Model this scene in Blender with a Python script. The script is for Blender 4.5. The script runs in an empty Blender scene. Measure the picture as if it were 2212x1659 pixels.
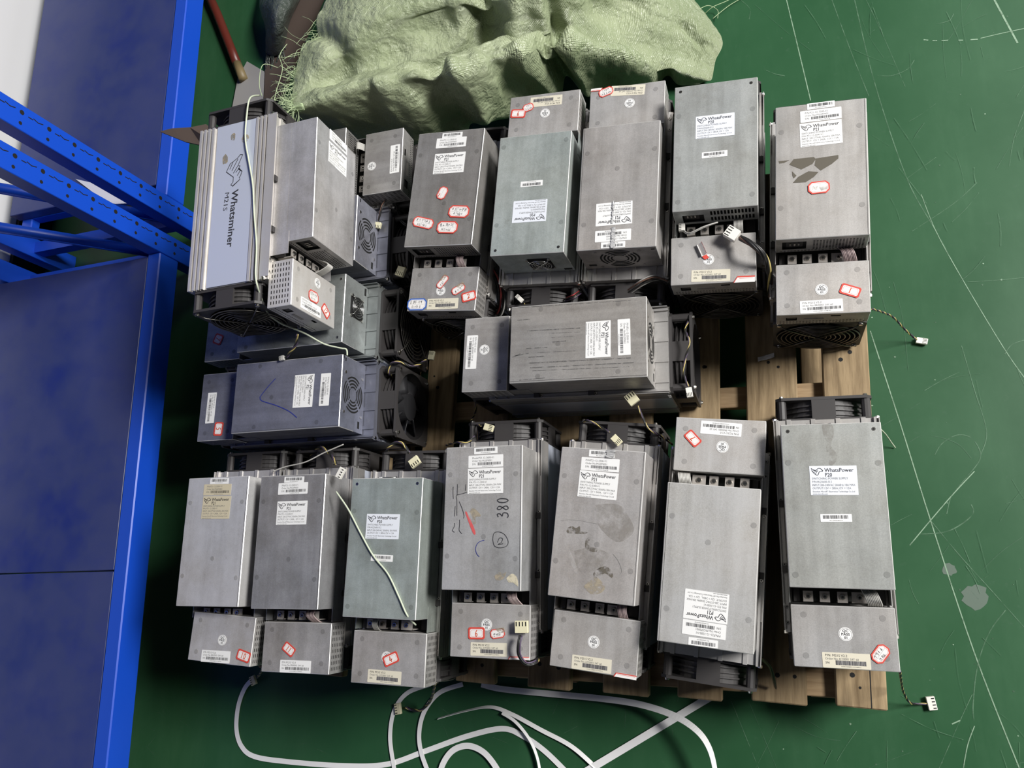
import bpy, math, random
from mathutils import Matrix, Vector
import numpy as np

SC = bpy.context.scene
COL = SC.collection
random.seed(7)

# ------------------------------------------------------------------ camera
# phone held about 1.52 m above the floor, tipped 25 degrees away from straight down
CAM_Z = 1.5215
ROT = ((0.948427, 0.077727, 0.307318), (0.0, 0.969473, -0.245199), (-0.316995, 0.232553, 0.919474))
FPX = 1657.91
cam = bpy.data.cameras.new('camera')
cam.sensor_width = 36.0
cam.lens = FPX / 2212 * 36.0
cam.clip_start = 0.01
cam_ob = bpy.data.objects.new('camera', cam)
COL.objects.link(cam_ob)
cam_ob.matrix_world = Matrix([[*ROT[0], 0], [*ROT[1], 0], [*ROT[2], CAM_Z], [0, 0, 0, 1]])
SC.camera = cam_ob

# ------------------------------------------------------------------ light
SC.view_settings.view_transform = 'Standard'
SC.view_settings.look = 'None'
SC.view_settings.gamma = 1.0
SC.view_settings.use_curve_mapping = False
SC.view_settings.exposure = 0.02
world = bpy.data.worlds.new('hall')
SC.world = world
world.use_nodes = True
bg = world.node_tree.nodes['Background']
bg.inputs[0].default_value = (0.86, 0.93, 1.0, 1)
bg.inputs[1].default_value = 0.024

def area_light(name, loc, target, sx, sy, power, color):
    l = bpy.data.lights.new(name, 'AREA')
    l.shape = 'RECTANGLE'
    l.size, l.size_y = sx, sy
    l.energy = power
    l.color = color
    o = bpy.data.objects.new(name, l)
    COL.objects.link(o)
    o.location = loc
    d = Vector(target) - Vector(loc)
    o.rotation_euler = d.to_track_quat('-Z', 'Y').to_euler()
    return o

area_light('hall_lamp', (3.2, 1.25, 3.5), (-0.3, 0.3, 0.2), 1.5, 0.9, 360, (1.0, 0.98, 0.95))
area_light('floor_gloss_fill', (2.5, 3.3, 2.5), (0.2, 0.6, 0.1), 2.0, 0.8, 60, (1.0, 0.985, 0.96))  # added unseen light, brings up the gloss on the right-hand floor

def P(u, v, z):
    """point of the place seen at (u, v) of the 2212x1659 photograph, at height z"""
    c = ((u - 1106) / FPX, -(v - 829.5) / FPX, -1.0)
    w = [sum(ROT[i][j] * c[j] for j in range(3)) for i in range(3)]
    t = (z - CAM_Z) / w[2]
    return Vector((w[0] * t, w[1] * t, z))

# ------------------------------------------------------------------ materials
MATS = {}

class NT:
    def __init__(s, m):
        m.use_nodes = True
        s.t = m.node_tree
        s.b = s.t.nodes['Principled BSDF']
        s.n = s.t.nodes
    def add(s, typ, **kw):
        n = s.n.new(typ)
        for k, v in kw.items():
            if k == 'i':
                for a, b in v.items():
                    n.inputs[a].default_value = b
            else:
                setattr(n, k, v)
        return n
    def link(s, a, b):
        s.t.links.new(a, b)

def mat(name, col, rough=0.5, metal=0.0, spec=0.5, **kw):
    m = bpy.data.materials.new(name)
    t = NT(m)
    t.b.inputs['Base Color'].default_value = (*col, 1)
    t.b.inputs['Roughness'].default_value = rough
    t.b.inputs['Metallic'].default_value = metal
    t.b.inputs['Specular IOR Level'].default_value = spec
    MATS[name] = m
    return m

def noise(t, coord, scale, detail=4, rough=0.6, vec_scale=None):
    n = t.add('ShaderNodeTexNoise', i={'Scale': scale, 'Detail': detail, 'Roughness': rough})
    src = coord
    if vec_scale:
        mp = t.add('ShaderNodeMapping')
        mp.inputs['Scale'].default_value = vec_scale
        t.link(coord, mp.inputs[0])
        src = mp.outputs[0]
    t.link(src, n.inputs['Vector'])
    return n

def ramp(t, fac, stops):
    r = t.add('ShaderNodeValToRGB')
    e = r.color_ramp.elements
    while len(e) < len(stops):
        e.new(0.5)
    for k, (p, c) in enumerate(stops):
        e[k].position = p
        e[k].color = (*c, 1) if len(c) == 3 else c
    t.link(fac, r.inputs[0])
    return r

def mix(t, fac, a, b, mode='MIX'):
    n = t.add('ShaderNodeMix', data_type='RGBA', blend_type=mode)
    for sock, val in ((n.inputs[0], fac), (n.inputs[6], a), (n.inputs[7], b)):
        if hasattr(val, 'links'):
            t.link(val, sock)
        elif isinstance(val, (int, float)):
            sock.default_value = val
        else:
            sock.default_value = (*val, 1)
    return n.outputs[2]

def bump(t, height, strength, dist=0.001):
    b = t.add('ShaderNodeBump', i={'Strength': strength, 'Distance': dist})
    t.link(height, b.inputs['Height'])
    t.link(b.outputs[0], t.b.inputs['Normal'])

def sheet_metal(name, metal, rough, spangle, dirt, dim=1.0):
    """zinc plated sheet: the object's own colour, fine spangle, brushed streaks and grubby blotches"""
    m = mat(name, (0.5, 0.5, 0.5), rough, metal)
    t = NT(m)
    oi = t.add('ShaderNodeObjectInfo')
    tc = t.add('ShaderNodeTexCoord')
    off = t.add('ShaderNodeVectorMath', operation='ADD')
    sc = t.add('ShaderNodeMath', operation='MULTIPLY', i={1: 9.0})
    t.link(oi.outputs['Random'], sc.inputs[0])
    t.link(tc.outputs['Object'], off.inputs[0])
    t.link(sc.outputs[0], off.inputs[1])
    c = off.outputs[0]
    n1 = noise(t, c, 700, 2)
    n2 = noise(t, c, 13, 6, 0.68)
    n3 = noise(t, c, 60, 4, 0.6, (1, 0.07, 1))
    n4 = noise(t, c, 38, 6, 0.75)
    n5 = noise(t, c, 5, 3, 0.5)
    base = mix(t, 1.0, oi.outputs['Color'], (dim, dim, dim), 'MULTIPLY')
    a = mix(t, spangle, base, ramp(t, n1.outputs[0], [(0.3, (0.3, 0.3, 0.3)), (0.7, (0.78, 0.78, 0.78))]).outputs[0], 'OVERLAY')
    b = mix(t, dirt, a, ramp(t, n2.outputs[0], [(0.34, (0.30, 0.29, 0.275)), (0.5, (0.48, 0.475, 0.47)), (0.66, (0.66, 0.655, 0.65))]).outputs[0], 'OVERLAY')
    d = mix(t, dirt * 0.6, b, ramp(t, n3.outputs[0], [(0.35, (0.36, 0.355, 0.35)), (0.62, (0.62, 0.62, 0.62))]).outputs[0], 'OVERLAY')
    d = mix(t, 0.5, d, ramp(t, n5.outputs[0], [(0.3, (0.47, 0.49, 0.52)), (0.7, (0.53, 0.50, 0.475))]).outputs[0], 'OVERLAY')
    e = mix(t, ramp(t, n4.outputs[0], [(0.64, (0, 0, 0)), (0.72, (0.5, 0.5, 0.5))]).outputs[0], d, mix(t, 0.55, d, (0.16, 0.14, 0.115)))
    t.link(e, t.b.inputs['Base Color'])
    rr = ramp(t, n2.outputs[0], [(0.3, (rough + .12,) * 3), (0.7, (rough - .06,) * 3)])
    t.link(rr.outputs[0], t.b.inputs['Roughness'])
    bump(t, n1.outputs[0], 0.05, 0.0004)
    return m

sheet_metal('sheet', 0.45, 0.42, 0.22, 0.6)
sheet_metal('rivet', 0.4, 0.5, 0.15, 0.5, 0.66)
sheet_metal('extrusion', 0.55, 0.38, 0.08, 0.32)
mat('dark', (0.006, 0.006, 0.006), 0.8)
mat('seam', (0.05, 0.05, 0.05), 0.6)
mat('screw', (0.62, 0.60, 0.56), 0.25, 1.0)
mat('edge_highlight', (0.82, 0.81, 0.79), 0.32, 0.4)  # pale colour paints the highlight along the folded sheet edges
mat('black_plastic', (0.040, 0.037, 0.037), 0.55)
mat('blade_plastic', (0.022, 0.022, 0.024), 0.45)
mat('guard_wire', (0.16, 0.15, 0.135), 0.32, 0.85)
mat('steel_wire', (0.6, 0.6, 0.58), 0.25, 1.0)
mat('tab_metal', (0.42, 0.39, 0.36), 0.45, 0.3)
mat('pcb', (0.012, 0.014, 0.012), 0.6)
mat('ribbon', (0.42, 0.33, 0.32), 0.5)
mat('ribbon_dark', (0.26, 0.2, 0.2), 0.5)
mat('ribbon_grey', (0.50, 0.49, 0.46), 0.5)
mat('connector_cream', (0.72, 0.68, 0.47), 0.45)
mat('connector_white', (0.78, 0.76, 0.70), 0.45)
mat('wire_black', (0.02, 0.02, 0.02), 0.45)
mat('wire_yellow', (0.55, 0.45, 0.16), 0.45)
mat('wire_purple', (0.085, 0.06, 0.11), 0.45)
mat('wire_red', (0.35, 0.05, 0.05), 0.45)
mat('wire_brown', (0.18, 0.10, 0.07), 0.45)
mat('paper', (0.80, 0.80, 0.79), 0.55)
mat('paper_blue', (0.74, 0.77, 0.83), 0.5)
mat('paper_cream', (0.66, 0.62, 0.50), 0.6)
mat('paper_yellow', (0.56, 0.50, 0.36), 0.65)
mat('sticker_white', (0.78, 0.76, 0.74), 0.55)
mat('sticker_red', (0.62, 0.07, 0.05), 0.5)
mat('sticker_blue', (0.04, 0.12, 0.45), 0.5)
mat('ink', (0.03, 0.03, 0.035), 0.6)
mat('ink_grey', (0.17, 0.17, 0.17), 0.6)
mat('ink_faint', (0.30, 0.29, 0.28), 0.6)
mat('ink_blue', (0.02, 0.03, 0.22), 0.5)
mat('ink_red', (0.60, 0.08, 0.02), 0.5)
mat('stain_torn', (0.10, 0.088, 0.066), 0.6)
mat('stain_red', (0.58, 0.10, 0.10), 0.5)
mat('clear_tape', (0.50, 0.50, 0.50), 0.12, 0.0, 0.8)
mat('glass_fibre', (0.02, 0.05, 0.03), 0.5)
mat('plate_silver', (0.62, 0.66, 0.76), 0.38, 0.35)
mat('white_strap', (0.84, 0.84, 0.84), 0.42)
mat('string_green', (0.56, 0.61, 0.47), 0.5)
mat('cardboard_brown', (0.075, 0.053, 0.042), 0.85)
mat('cardboard_grey', (0.30, 0.29, 0.28), 0.8)
mat('rod_red', (0.11, 0.02, 0.013), 0.4)
mat('rod_bare', (0.20, 0.15, 0.07), 0.5)
mat('white_sheet', (0.72, 0.72, 0.82), 0.35)
mat('wall_paint', (0.72, 0.72, 0.72), 0.7)
mat('rack_blue', (0.008, 0.075, 0.58), 0.38)

def m_deck():
    m = mat('shelf_blue', (0.03, 0.045, 0.15), 0.36)
    t = NT(m)
    tc = t.add('ShaderNodeTexCoord')
    n = noise(t, tc.outputs['Object'], 4, 6, 0.6)
    n2 = noise(t, tc.outputs['Object'], 10, 5, 0.6)
    c = ramp(t, n.outputs[0], [(0.32, (0.008, 0.022, 0.20)), (0.45, (0.026, 0.042, 0.17)), (0.7, (0.045, 0.058, 0.19))])
    c2 = mix(t, 0.35, c.outputs[0], ramp(t, n2.outputs[0], [(0.35, (0.008, 0.022, 0.19)), (0.55, (0.045, 0.058, 0.18))]).outputs[0])
    t.link(c2, t.b.inputs['Base Color'])
    r = ramp(t, n.outputs[0], [(0.3, (0.28,) * 3), (0.7, (0.42,) * 3)])
    t.link(r.outputs[0], t.b.inputs['Roughness'])
m_deck()

def m_floor():
    m = mat('epoxy_green', (0.03, 0.14, 0.06), 0.34, 0, 0.27)
    t = NT(m)
    tc = t.add('ShaderNodeTexCoord')
    c = tc.outputs['Object']
    n = noise(t, c, 3.2, 7, 0.62)
    n2 = noise(t, c, 60, 5, 0.7)
    n3 = noise(t, c, 9, 6, 0.75, (1, 0.18, 1))
    a = ramp(t, n.outputs[0], [(0.35, (0.020, 0.078, 0.032)), (0.65, (0.029, 0.100, 0.043))])
    b = mix(t, 0.25, a.outputs[0], ramp(t, n3.outputs[0], [(0.5, (0.020, 0.076, 0.032)), (0.72, (0.052, 0.128, 0.066))]).outputs[0])
    d = mix(t, ramp(t, n2.outputs[0], [(0.60, (0, 0, 0)), (0.80, (0.3, 0.3, 0.3))]).outputs[0], b, (0.07, 0.125, 0.085))
    t.link(d, t.b.inputs['Base Color'])
    r = ramp(t, n.outputs[0], [(0.3, (0.36,) * 3), (0.7, (0.46,) * 3)])
    t.link(r.outputs[0], t.b.inputs['Roughness'])
    bump(t, n2.outputs[0], 0.03, 0.001)
m_floor()

def worn(name, col, rough, scale, lo, hi, stretch=None, top=1.0):
    """marks with broken, fading edges"""
    m = mat(name, col, rough)
    t = NT(m)
    tc = t.add('ShaderNodeTexCoord')
    n = noise(t, tc.outputs['Object'], scale, 5, 0.7, stretch)
    r = ramp(t, n.outputs[0], [(lo, (0, 0, 0)), (hi, (top, top, top))])
    t.link(r.outputs[0], t.b.inputs['Alpha'])
worn('stain_dark', (0.13, 0.115, 0.09), 0.6, 70, 0.40, 0.56, None, .9)
worn('stain_grey', (0.27, 0.25, 0.225), 0.6, 34, 0.40, 0.66, None, .6)
worn('stain_beige', (0.36, 0.31, 0.23), 0.65, 90, 0.38, 0.58, None, .9)
worn('stain_cream', (0.56, 0.51, 0.38), 0.6, 90, 0.34, 0.54)
worn('stain_white', (0.60, 0.585, 0.57), 0.5, 40, 0.40, 0.68, None, .6)
worn('scuff', (0.12, 0.118, 0.115), 0.55, 90, 0.40, 0.60, None, .9)
worn('scratch_bright', (0.22, 0.34, 0.23), 0.6, 60, 0.25, 0.5)
worn('scratch', (0.11, 0.22, 0.13), 0.6, 40, 0.36, 0.6, None, .8)
worn('scratch_faint', (0.06, 0.15, 0.08), 0.6, 30, 0.36, 0.64, None, .8)
mat('floor_stain', (0.09, 0.13, 0.10), 0.6)

def m_wood(name, dark, light, stretch):
    m = mat(name, light, 0.78, 0, 0.3)
    t = NT(m)
    tc = t.add('ShaderNodeTexCoord')
    oi = t.add('ShaderNodeObjectInfo')
    off = t.add('ShaderNodeVectorMath', operation='ADD')
    s = t.add('ShaderNodeMath', operation='MULTIPLY', i={1: 7.0})
    t.link(oi.outputs['Random'], s.inputs[0])
    t.link(tc.outputs['Object'], off.inputs[0])
    t.link(s.outputs[0], off.inputs[1])
    c = off.outputs[0]
    g = noise(t, c, 90, 5, 0.6, stretch)
    k = noise(t, c, 9, 4, 0.6, tuple(0.35 + 0.65 * v for v in stretch))
    a = ramp(t, g.outputs[0], [(0.32, dark), (0.68, light)])
    b = mix(t, ramp(t, k.outputs[0], [(0.60, (0, 0, 0)), (0.74, (0.75, 0.75, 0.75))]).outputs[0], a.outputs[0], (0.03, 0.022, 0.016))
    t.link(b, t.b.inputs['Base Color'])
    bump(t, g.outputs[0], 0.5, 0.002)
m_wood('wood_deck', (0.18, 0.125, 0.068), (0.385, 0.285, 0.165), (1, 0.09, 1))
m_wood('wood_cross', (0.22, 0.145, 0.08), (0.40, 0.29, 0.17), (0.09, 1, 1))

def m_bag(name, lo, hi):
    m = mat(name, hi, 0.33, 0, 0.8)
    t = NT(m)
    tc = t.add('ShaderNodeTexCoord')
    c = tc.outputs['UV']
    mp = t.add('ShaderNodeMapping')
    mp.inputs['Scale'].default_value = (1, 1, 1)
    t.link(c, mp.inputs[0])
    w1 = t.add('ShaderNodeTexWave', wave_type='BANDS', bands_direction='X', i={'Scale': 120.0, 'Distortion': 0.8, 'Detail': 1.0})
    w2 = t.add('ShaderNodeTexWave', wave_type='BANDS', bands_direction='Y', i={'Scale': 120.0, 'Distortion': 0.8, 'Detail': 1.0})
    t.link(mp.outputs[0], w1.inputs[0])
    t.link(mp.outputs[0], w2.inputs[0])
    mul = t.add('ShaderNodeMath', operation='MULTIPLY')
    t.link(w1.outputs['Fac'], mul.inputs[0])
    t.link(w2.outputs['Fac'], mul.inputs[1])
    n = noise(t, tc.outputs['Object'], 26, 3, 0.6)
    n2 = noise(t, tc.outputs['Object'], 7, 4, 0.6)
    rid = ramp(t, n.outputs[0], [(0.35, (0, 0, 0)), (0.5, (1, 1, 1)), (0.65, (0, 0, 0))])
    h = t.add('ShaderNodeMath', operation='ADD')
    nm = t.add('ShaderNodeMath', operation='MULTIPLY', i={1: 0.9})
    wm = t.add('ShaderNodeMath', operation='MULTIPLY', i={1: 0.7})
    t.link(rid.outputs[0], nm.inputs[0])
    t.link(mul.outputs[0], wm.inputs[0])
    vo = t.add('ShaderNodeTexVoronoi', feature='F1', i={'Scale': 26.0, 'Randomness': 1.0})
    ds = t.add('ShaderNodeMixRGB', i={'Fac': 0.12})
    t.link(tc.outputs['Object'], ds.inputs[1])
    t.link(n.outputs[1], ds.inputs[2])
    t.link(ds.outputs[0], vo.inputs['Vector'])
    vm = t.add('ShaderNodeMath', operation='MULTIPLY', i={1: 4.5})
    t.link(vo.outputs['Distance'], vm.inputs[0])
    h0 = t.add('ShaderNodeMath', operation='ADD')
    t.link(wm.outputs[0], h0.inputs[0])
    t.link(vm.outputs[0], h0.inputs[1])
    t.link(h0.outputs[0], h.inputs[0])
    t.link(nm.outputs[0], h.inputs[1])
    a = ramp(t, n2.outputs[0], [(0.3, lo), (0.7, hi)])
    b = mix(t, 0.4, a.outputs[0], ramp(t, mul.outputs[0], [(0.0, (0.3, 0.3, 0.3)), (0.8, (0.74, 0.74, 0.74))]).outputs[0], 'OVERLAY')
    t.link(b, t.b.inputs['Base Color'])
    bump(t, h.outputs[0], 0.6, 0.0028)
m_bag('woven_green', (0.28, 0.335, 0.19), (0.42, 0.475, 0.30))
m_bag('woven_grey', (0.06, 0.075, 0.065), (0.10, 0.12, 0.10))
mat('fibre', (0.42, 0.52, 0.30), 0.5)

# ------------------------------------------------------------------ mesh builder
class MB:
    def __init__(s):
        s.v, s.f, s.m, s.mats, s.sm = [], [], [], [], []
    def mi(s, name):
        if name not in s.mats:
            s.mats.append(name)
        return s.mats.index(name)
    def face(s, pts, mat, smooth=False):
        k = len(s.v)
        s.v += [tuple(p) for p in pts]
        s.f.append(tuple(range(k, k + len(pts))))
        s.m.append(s.mi(mat))
        s.sm.append(smooth)
    def mesh(s, vs, fs, mat, smooth=False):
        k = len(s.v)
        s.v += [tuple(p) for p in vs]
        j = s.mi(mat)
        for f in fs:
            s.f.append(tuple(k + i for i in f))
            s.m.append(j)
            s.sm.append(smooth)
    def box(s, x0, x1, y0, y1, z0, z1, mat, M=None):
        vs = [(x, y, z) for z in (z0, z1) for y in (y0, y1) for x in (x0, x1)]
        if M is not None:
            vs = [tuple(M @ Vector(v)) for v in vs]
        s.mesh(vs, [(0, 2, 3, 1), (4, 5, 7, 6), (0, 1, 5, 4), (2, 6, 7, 3), (0, 4, 6, 2), (1, 3, 7, 5)], mat)
    def bbox(s, x0, x1, y0, y1, z0, z1, ch, mat, holes=None, edge=None, M=None):
        """box with chamfered edges; holes = {face: [(u0, u1, v0, v1), ...]}"""
        holes = holes or {}
        edge = edge or mat
        L, H = (x0, y0, z0), (x1, y1, z1)
        T = (lambda p: tuple(M @ Vector(p))) if M is not None else (lambda p: p)
        def grid(ax, side, rects):
            ua, va = [(1, 2), (0, 2), (0, 1)][ax]
            w = H[ax] if side > 0 else L[ax]
            a0, a1, b0, b1 = L[ua] + ch, H[ua] - ch, L[va] + ch, H[va] - ch
            us = sorted({a0, a1, *[r[0] for r in rects], *[r[1] for r in rects]})
            vs_ = sorted({b0, b1, *[r[2] for r in rects], *[r[3] for r in rects]})
            flip = (side > 0) != (ax != 1)
            for i in range(len(us) - 1):
                for j in range(len(vs_) - 1):
                    cu, cv = (us[i] + us[i + 1]) / 2, (vs_[j] + vs_[j + 1]) / 2
                    if any(r[0] < cu < r[1] and r[2] < cv < r[3] for r in rects):
                        continue
                    q = []
                    for a, b in ((us[i], vs_[j]), (us[i + 1], vs_[j]), (us[i + 1], vs_[j + 1]), (us[i], vs_[j + 1])):
                        p = [0, 0, 0]
                        p[ax], p[ua], p[va] = w, a, b
                        q.append(T(tuple(p)))
                    s.face(q[::-1] if flip else q, mat)
        for ax in range(3):
            for sd in (-1, 1):
                grid(ax, sd, holes.get('xyz'[ax] + ('+' if sd > 0 else '-'), []))
        # chamfer strips
        for ax in range(3):
            u, w = [(1, 2), (0, 2), (0, 1)][ax]
            for su in (0, 1):
                for sw in (0, 1):
                    q = []
                    for (au, aw, e) in ((ch, 0, 0), (ch, 0, 1), (0, ch, 1), (0, ch, 0)):
                        p = [0, 0, 0]
                        p[ax] = (H[ax] - ch) if e else (L[ax] + ch)
                        p[u] = (H[u] - au) if su else (L[u] + au)
                        p[w] = (H[w] - aw) if sw else (L[w] + aw)
                        q.append(T(tuple(p)))
                    s.face(q, edge)
        for sx in (0, 1):
            for sy in (0, 1):
                for sz in (0, 1):
                    q = []
                    for k in range(3):
                        p = [0, 0, 0]
                        for a, sg in enumerate((sx, sy, sz)):
                            o = 0 if a == k else ch
                            p[a] = H[a] - o if sg else L[a] + o
                        q.append(T(tuple(p)))
                    s.face(q, edge)
        if holes:
            e = 0.004
            s.box(x0 + e, x1 - e, y0 + e, y1 - e, z0 + e, z1 - e, 'dark', M)
    def cyl(s, c, r, h, mat, axis='z', n=12, M=None, r2=None, smooth=False):
        r2 = r if r2 is None else r2
        A = {'z': lambda a, b, t: (a, b, t), 'y': lambda a, b, t: (a, t, b), 'x': lambda a, b, t: (t, a, b)}[axis]
        T = (lambda p: tuple(M @ Vector(p))) if M is not None else (lambda p: p)
        lo, hi = [], []
        for k in range(n):
            a = 2 * math.pi * k / n
            p = A(r * math.cos(a), r * math.sin(a), 0)
            q = A(r2 * math.cos(a), r2 * math.sin(a), h)
            lo.append(T(tuple(c[i] + p[i] for i in range(3))))
            hi.append(T(tuple(c[i] + q[i] for i in range(3))))
        s.mesh(lo + hi, [(k, (k + 1) % n, n + (k + 1) % n, n + k) for k in range(n)], mat, smooth)
        s.face(lo[::-1], mat)
        s.face(hi, mat)
    def tube(s, pts, r, mat, n=6, closed=False, cap=True):
        pts = [Vector(p) for p in pts]
        m = len(pts)
        if m < 2:
            return
        up = Vector((0.13, 0.31, 0.94)).normalized()
        rings = []
        prev = None
        for i in range(m):
            a = pts[(i - 1) % m] if (closed or i > 0) else pts[0]
            b = pts[(i + 1) % m] if (closed or i < m - 1) else pts[-1]
            d = (b - a)
            d = d.normalized() if d.length > 1e-9 else Vector((0, 0, 1))
            x = prev if prev is not None else d.cross(up)
            x = x - d * x.dot(d)
            if x.length < 1e-6:
                x = d.orthogonal()
            x.normalize()
            prev = x
            y = d.cross(x)
            rings.append([pts[i] + (x * math.cos(2 * math.pi * k / n) + y * math.sin(2 * math.pi * k / n)) * r for k in range(n)])
        vs = [p for q in rings for p in q]
        fs = []
        for i in range(m if closed else m - 1):
            j = (i + 1) % m
            for k in range(n):
                fs.append((i * n + k, i * n + (k + 1) % n, j * n + (k + 1) % n, j * n + k))
        if not closed and cap:
            fs.append(tuple(range(n))[::-1])
            fs.append(tuple((m - 1) * n + k for k in range(n)))
        s.mesh(vs, fs, mat, True)
    def ring(s, c, R, r, mat, axis='y', n=40, k=5):
        pts = []
        for i in range(n):
            a = 2 * math.pi * i / n
            p = (R * math.cos(a), 0, R * math.sin(a)) if axis == 'y' else (R * math.cos(a), R * math.sin(a), 0)
            pts.append((c[0] + p[0], c[1] + p[1], c[2] + p[2]))
        s.tube(pts, r, mat, k, True)
    def stroke(s, pts, w, z, mat, closed=False):
        """flat inked line in the xy plane"""
        pts = [Vector((p[0], p[1])) for p in pts]
        if closed:
            pts = pts + [pts[0]]
        n = len(pts)
        L, Rr = [], []
        for i in range(n):
            a, b = pts[max(0, i - 1)], pts[min(n - 1, i + 1)]
            if closed and i in (0, n - 1):
                a, b = pts[n - 2], pts[1]
            d = b - a
            d = d.normalized() if d.length > 1e-9 else Vector((1, 0))
            o = Vector((-d.y, d.x)) * w / 2
            if 0 < i < n - 1:
                d1 = (pts[i] - pts[i - 1])
                if d1.length > 1e-9:
                    cth = abs(d1.normalized().dot(d))
                    o = o / max(0.55, cth)
            L.append((pts[i].x + o.x, pts[i].y + o.y, z))
            Rr.append((pts[i].x - o.x, pts[i].y - o.y, z))
        s.mesh(L + Rr, [(i, n + i, n + i + 1, i + 1) for i in range(n - 1)], mat)
    def slab(s, poly, z0, z1, mat):
        """flat plate with the outline poly (xy)"""
        a = sum(poly[i][0] * poly[(i + 1) % len(poly)][1] - poly[(i + 1) % len(poly)][0] * poly[i][1] for i in range(len(poly)))
        if a < 0:
            poly = poly[::-1]
        n = len(poly)
        s.mesh([(p[0], p[1], z0) for p in poly] + [(p[0], p[1], z1) for p in poly],
               [tuple(range(n))[::-1], tuple(range(n, 2 * n))] + [(k, (k + 1) % n, n + (k + 1) % n, n + k) for k in range(n)], mat)
    def text(s, body, x, y, size, mat, z, align='L', sx=1.0, M=None, bold=0.0):
        vs, fs, w = glyphs(body, bold)
        k = size * sx
        ox = x - (w * k / 2 if align == 'C' else (w * k if align == 'R' else 0))
        out = [(ox + p[0] * k, y + p[1] * size, z) for p in vs]
        if M is not None:
            out = [tuple(M @ Vector(p)) for p in out]
        s.mesh(out, fs, mat)
    def data(s, name):
        me = bpy.data.meshes.new(name)
        me.from_pydata(s.v, [], s.f)
        for n in s.mats:
            me.materials.append(MATS[n])
        me.polygons.foreach_set('material_index', s.m)
        me.polygons.foreach_set('use_smooth', s.sm)
        me.update()
        return me
    def build(s, name, parent=None, mtx=None):
        return link(name, s.data(name), parent, mtx)

GL = {}
def glyphs(body, bold=0.0):
    key = (body, bold)
    if key in GL:
        return GL[key]
    c = bpy.data.curves.new('t', 'FONT')
    c.body = body
    c.size = 1.0
    c.resolution_u = 2
    c.offset = bold
    o = bpy.data.objects.new('t', c)
    COL.objects.link(o)
    dg = bpy.context.evaluated_depsgraph_get()
    me = bpy.data.meshes.new_from_object(o.evaluated_get(dg))
    vs = [tuple(v.co) for v in me.vertices]
    fs = [tuple(p.vertices) for p in me.polygons]
    w = max([p[0] for p in vs] or [0])
    bpy.data.objects.remove(o)
    bpy.data.curves.remove(c)
    bpy.data.meshes.remove(me)
    GL[key] = (vs, fs, w)
    return GL[key]

def link(name, me, parent=None, mtx=None):
    o = bpy.data.objects.new(name, me)
    COL.objects.link(o)
    if mtx is not None:
        o.matrix_world = mtx
    if parent is not None:
        o.parent = parent
        o.matrix_parent_inverse = Matrix.Identity(4)
        if mtx is not None:
            o.matrix_basis = mtx
    return o

def tag(o, label, cat=None, group=None, kind=None):
    if label:
        o['label'] = label
    if cat:
        o['category'] = cat
    if group:
        o['group'] = group
    if kind:
        o['kind'] = kind
    return o

def empty(name, mtx, label, cat, group=None):
    o = bpy.data.objects.new(name, None)
    o.empty_display_size = 0.05
    COL.objects.link(o)
    o.matrix_world = mtx
    return tag(o, label, cat, group)

def TR(x, y, z=0.0, deg=0.0, sx=1.0, sy=1.0):
    m = Matrix.Translation((x, y, z)) @ Matrix.Rotation(math.radians(deg), 4, 'Z')
    if sx != 1.0 or sy != 1.0:
        m = m @ Matrix.Diagonal((sx, sy, 1, 1))
    return m

def spline(pts, n=8):
    """Catmull-Rom through the points"""
    p = [Vector(q) for q in pts]
    if len(p) < 3:
        return [p[0].lerp(p[-1], i / n) for i in range(n + 1)]
    out = []
    for i in range(len(p) - 1):
        a, b, c, d = p[max(0, i - 1)], p[i], p[i + 1], p[min(len(p) - 1, i + 2)]
        for k in range(n):
            t = k / n
            out.append(0.5 * ((2 * b) + (c - a) * t + (2 * a - 5 * b + 4 * c - d) * t * t + (3 * b - a - 3 * c + d) * t ** 3))
    out.append(p[-1])
    return out

# ------------------------------------------------------------------ prototypes of the machine's parts
PW, PL, PHH = 0.0657, 0.1126, 0.0815      # half width, half length, height of a power supply
CHZ = 0.157                               # height of the heatsink body

def grid_holes(u0, u1, nu, v0, v1, nv, wu, wv):
    r = []
    for i in range(nu):
        for j in range(nv):
            cu = u0 + (u1 - u0) * (i / (nu - 1) if nu > 1 else 0.5)
            cv = v0 + (v1 - v0) * (j / (nv - 1) if nv > 1 else 0.5)
            r.append((cu - wu / 2, cu + wu / 2, cv - wv / 2, cv + wv / 2))
    return r

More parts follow.
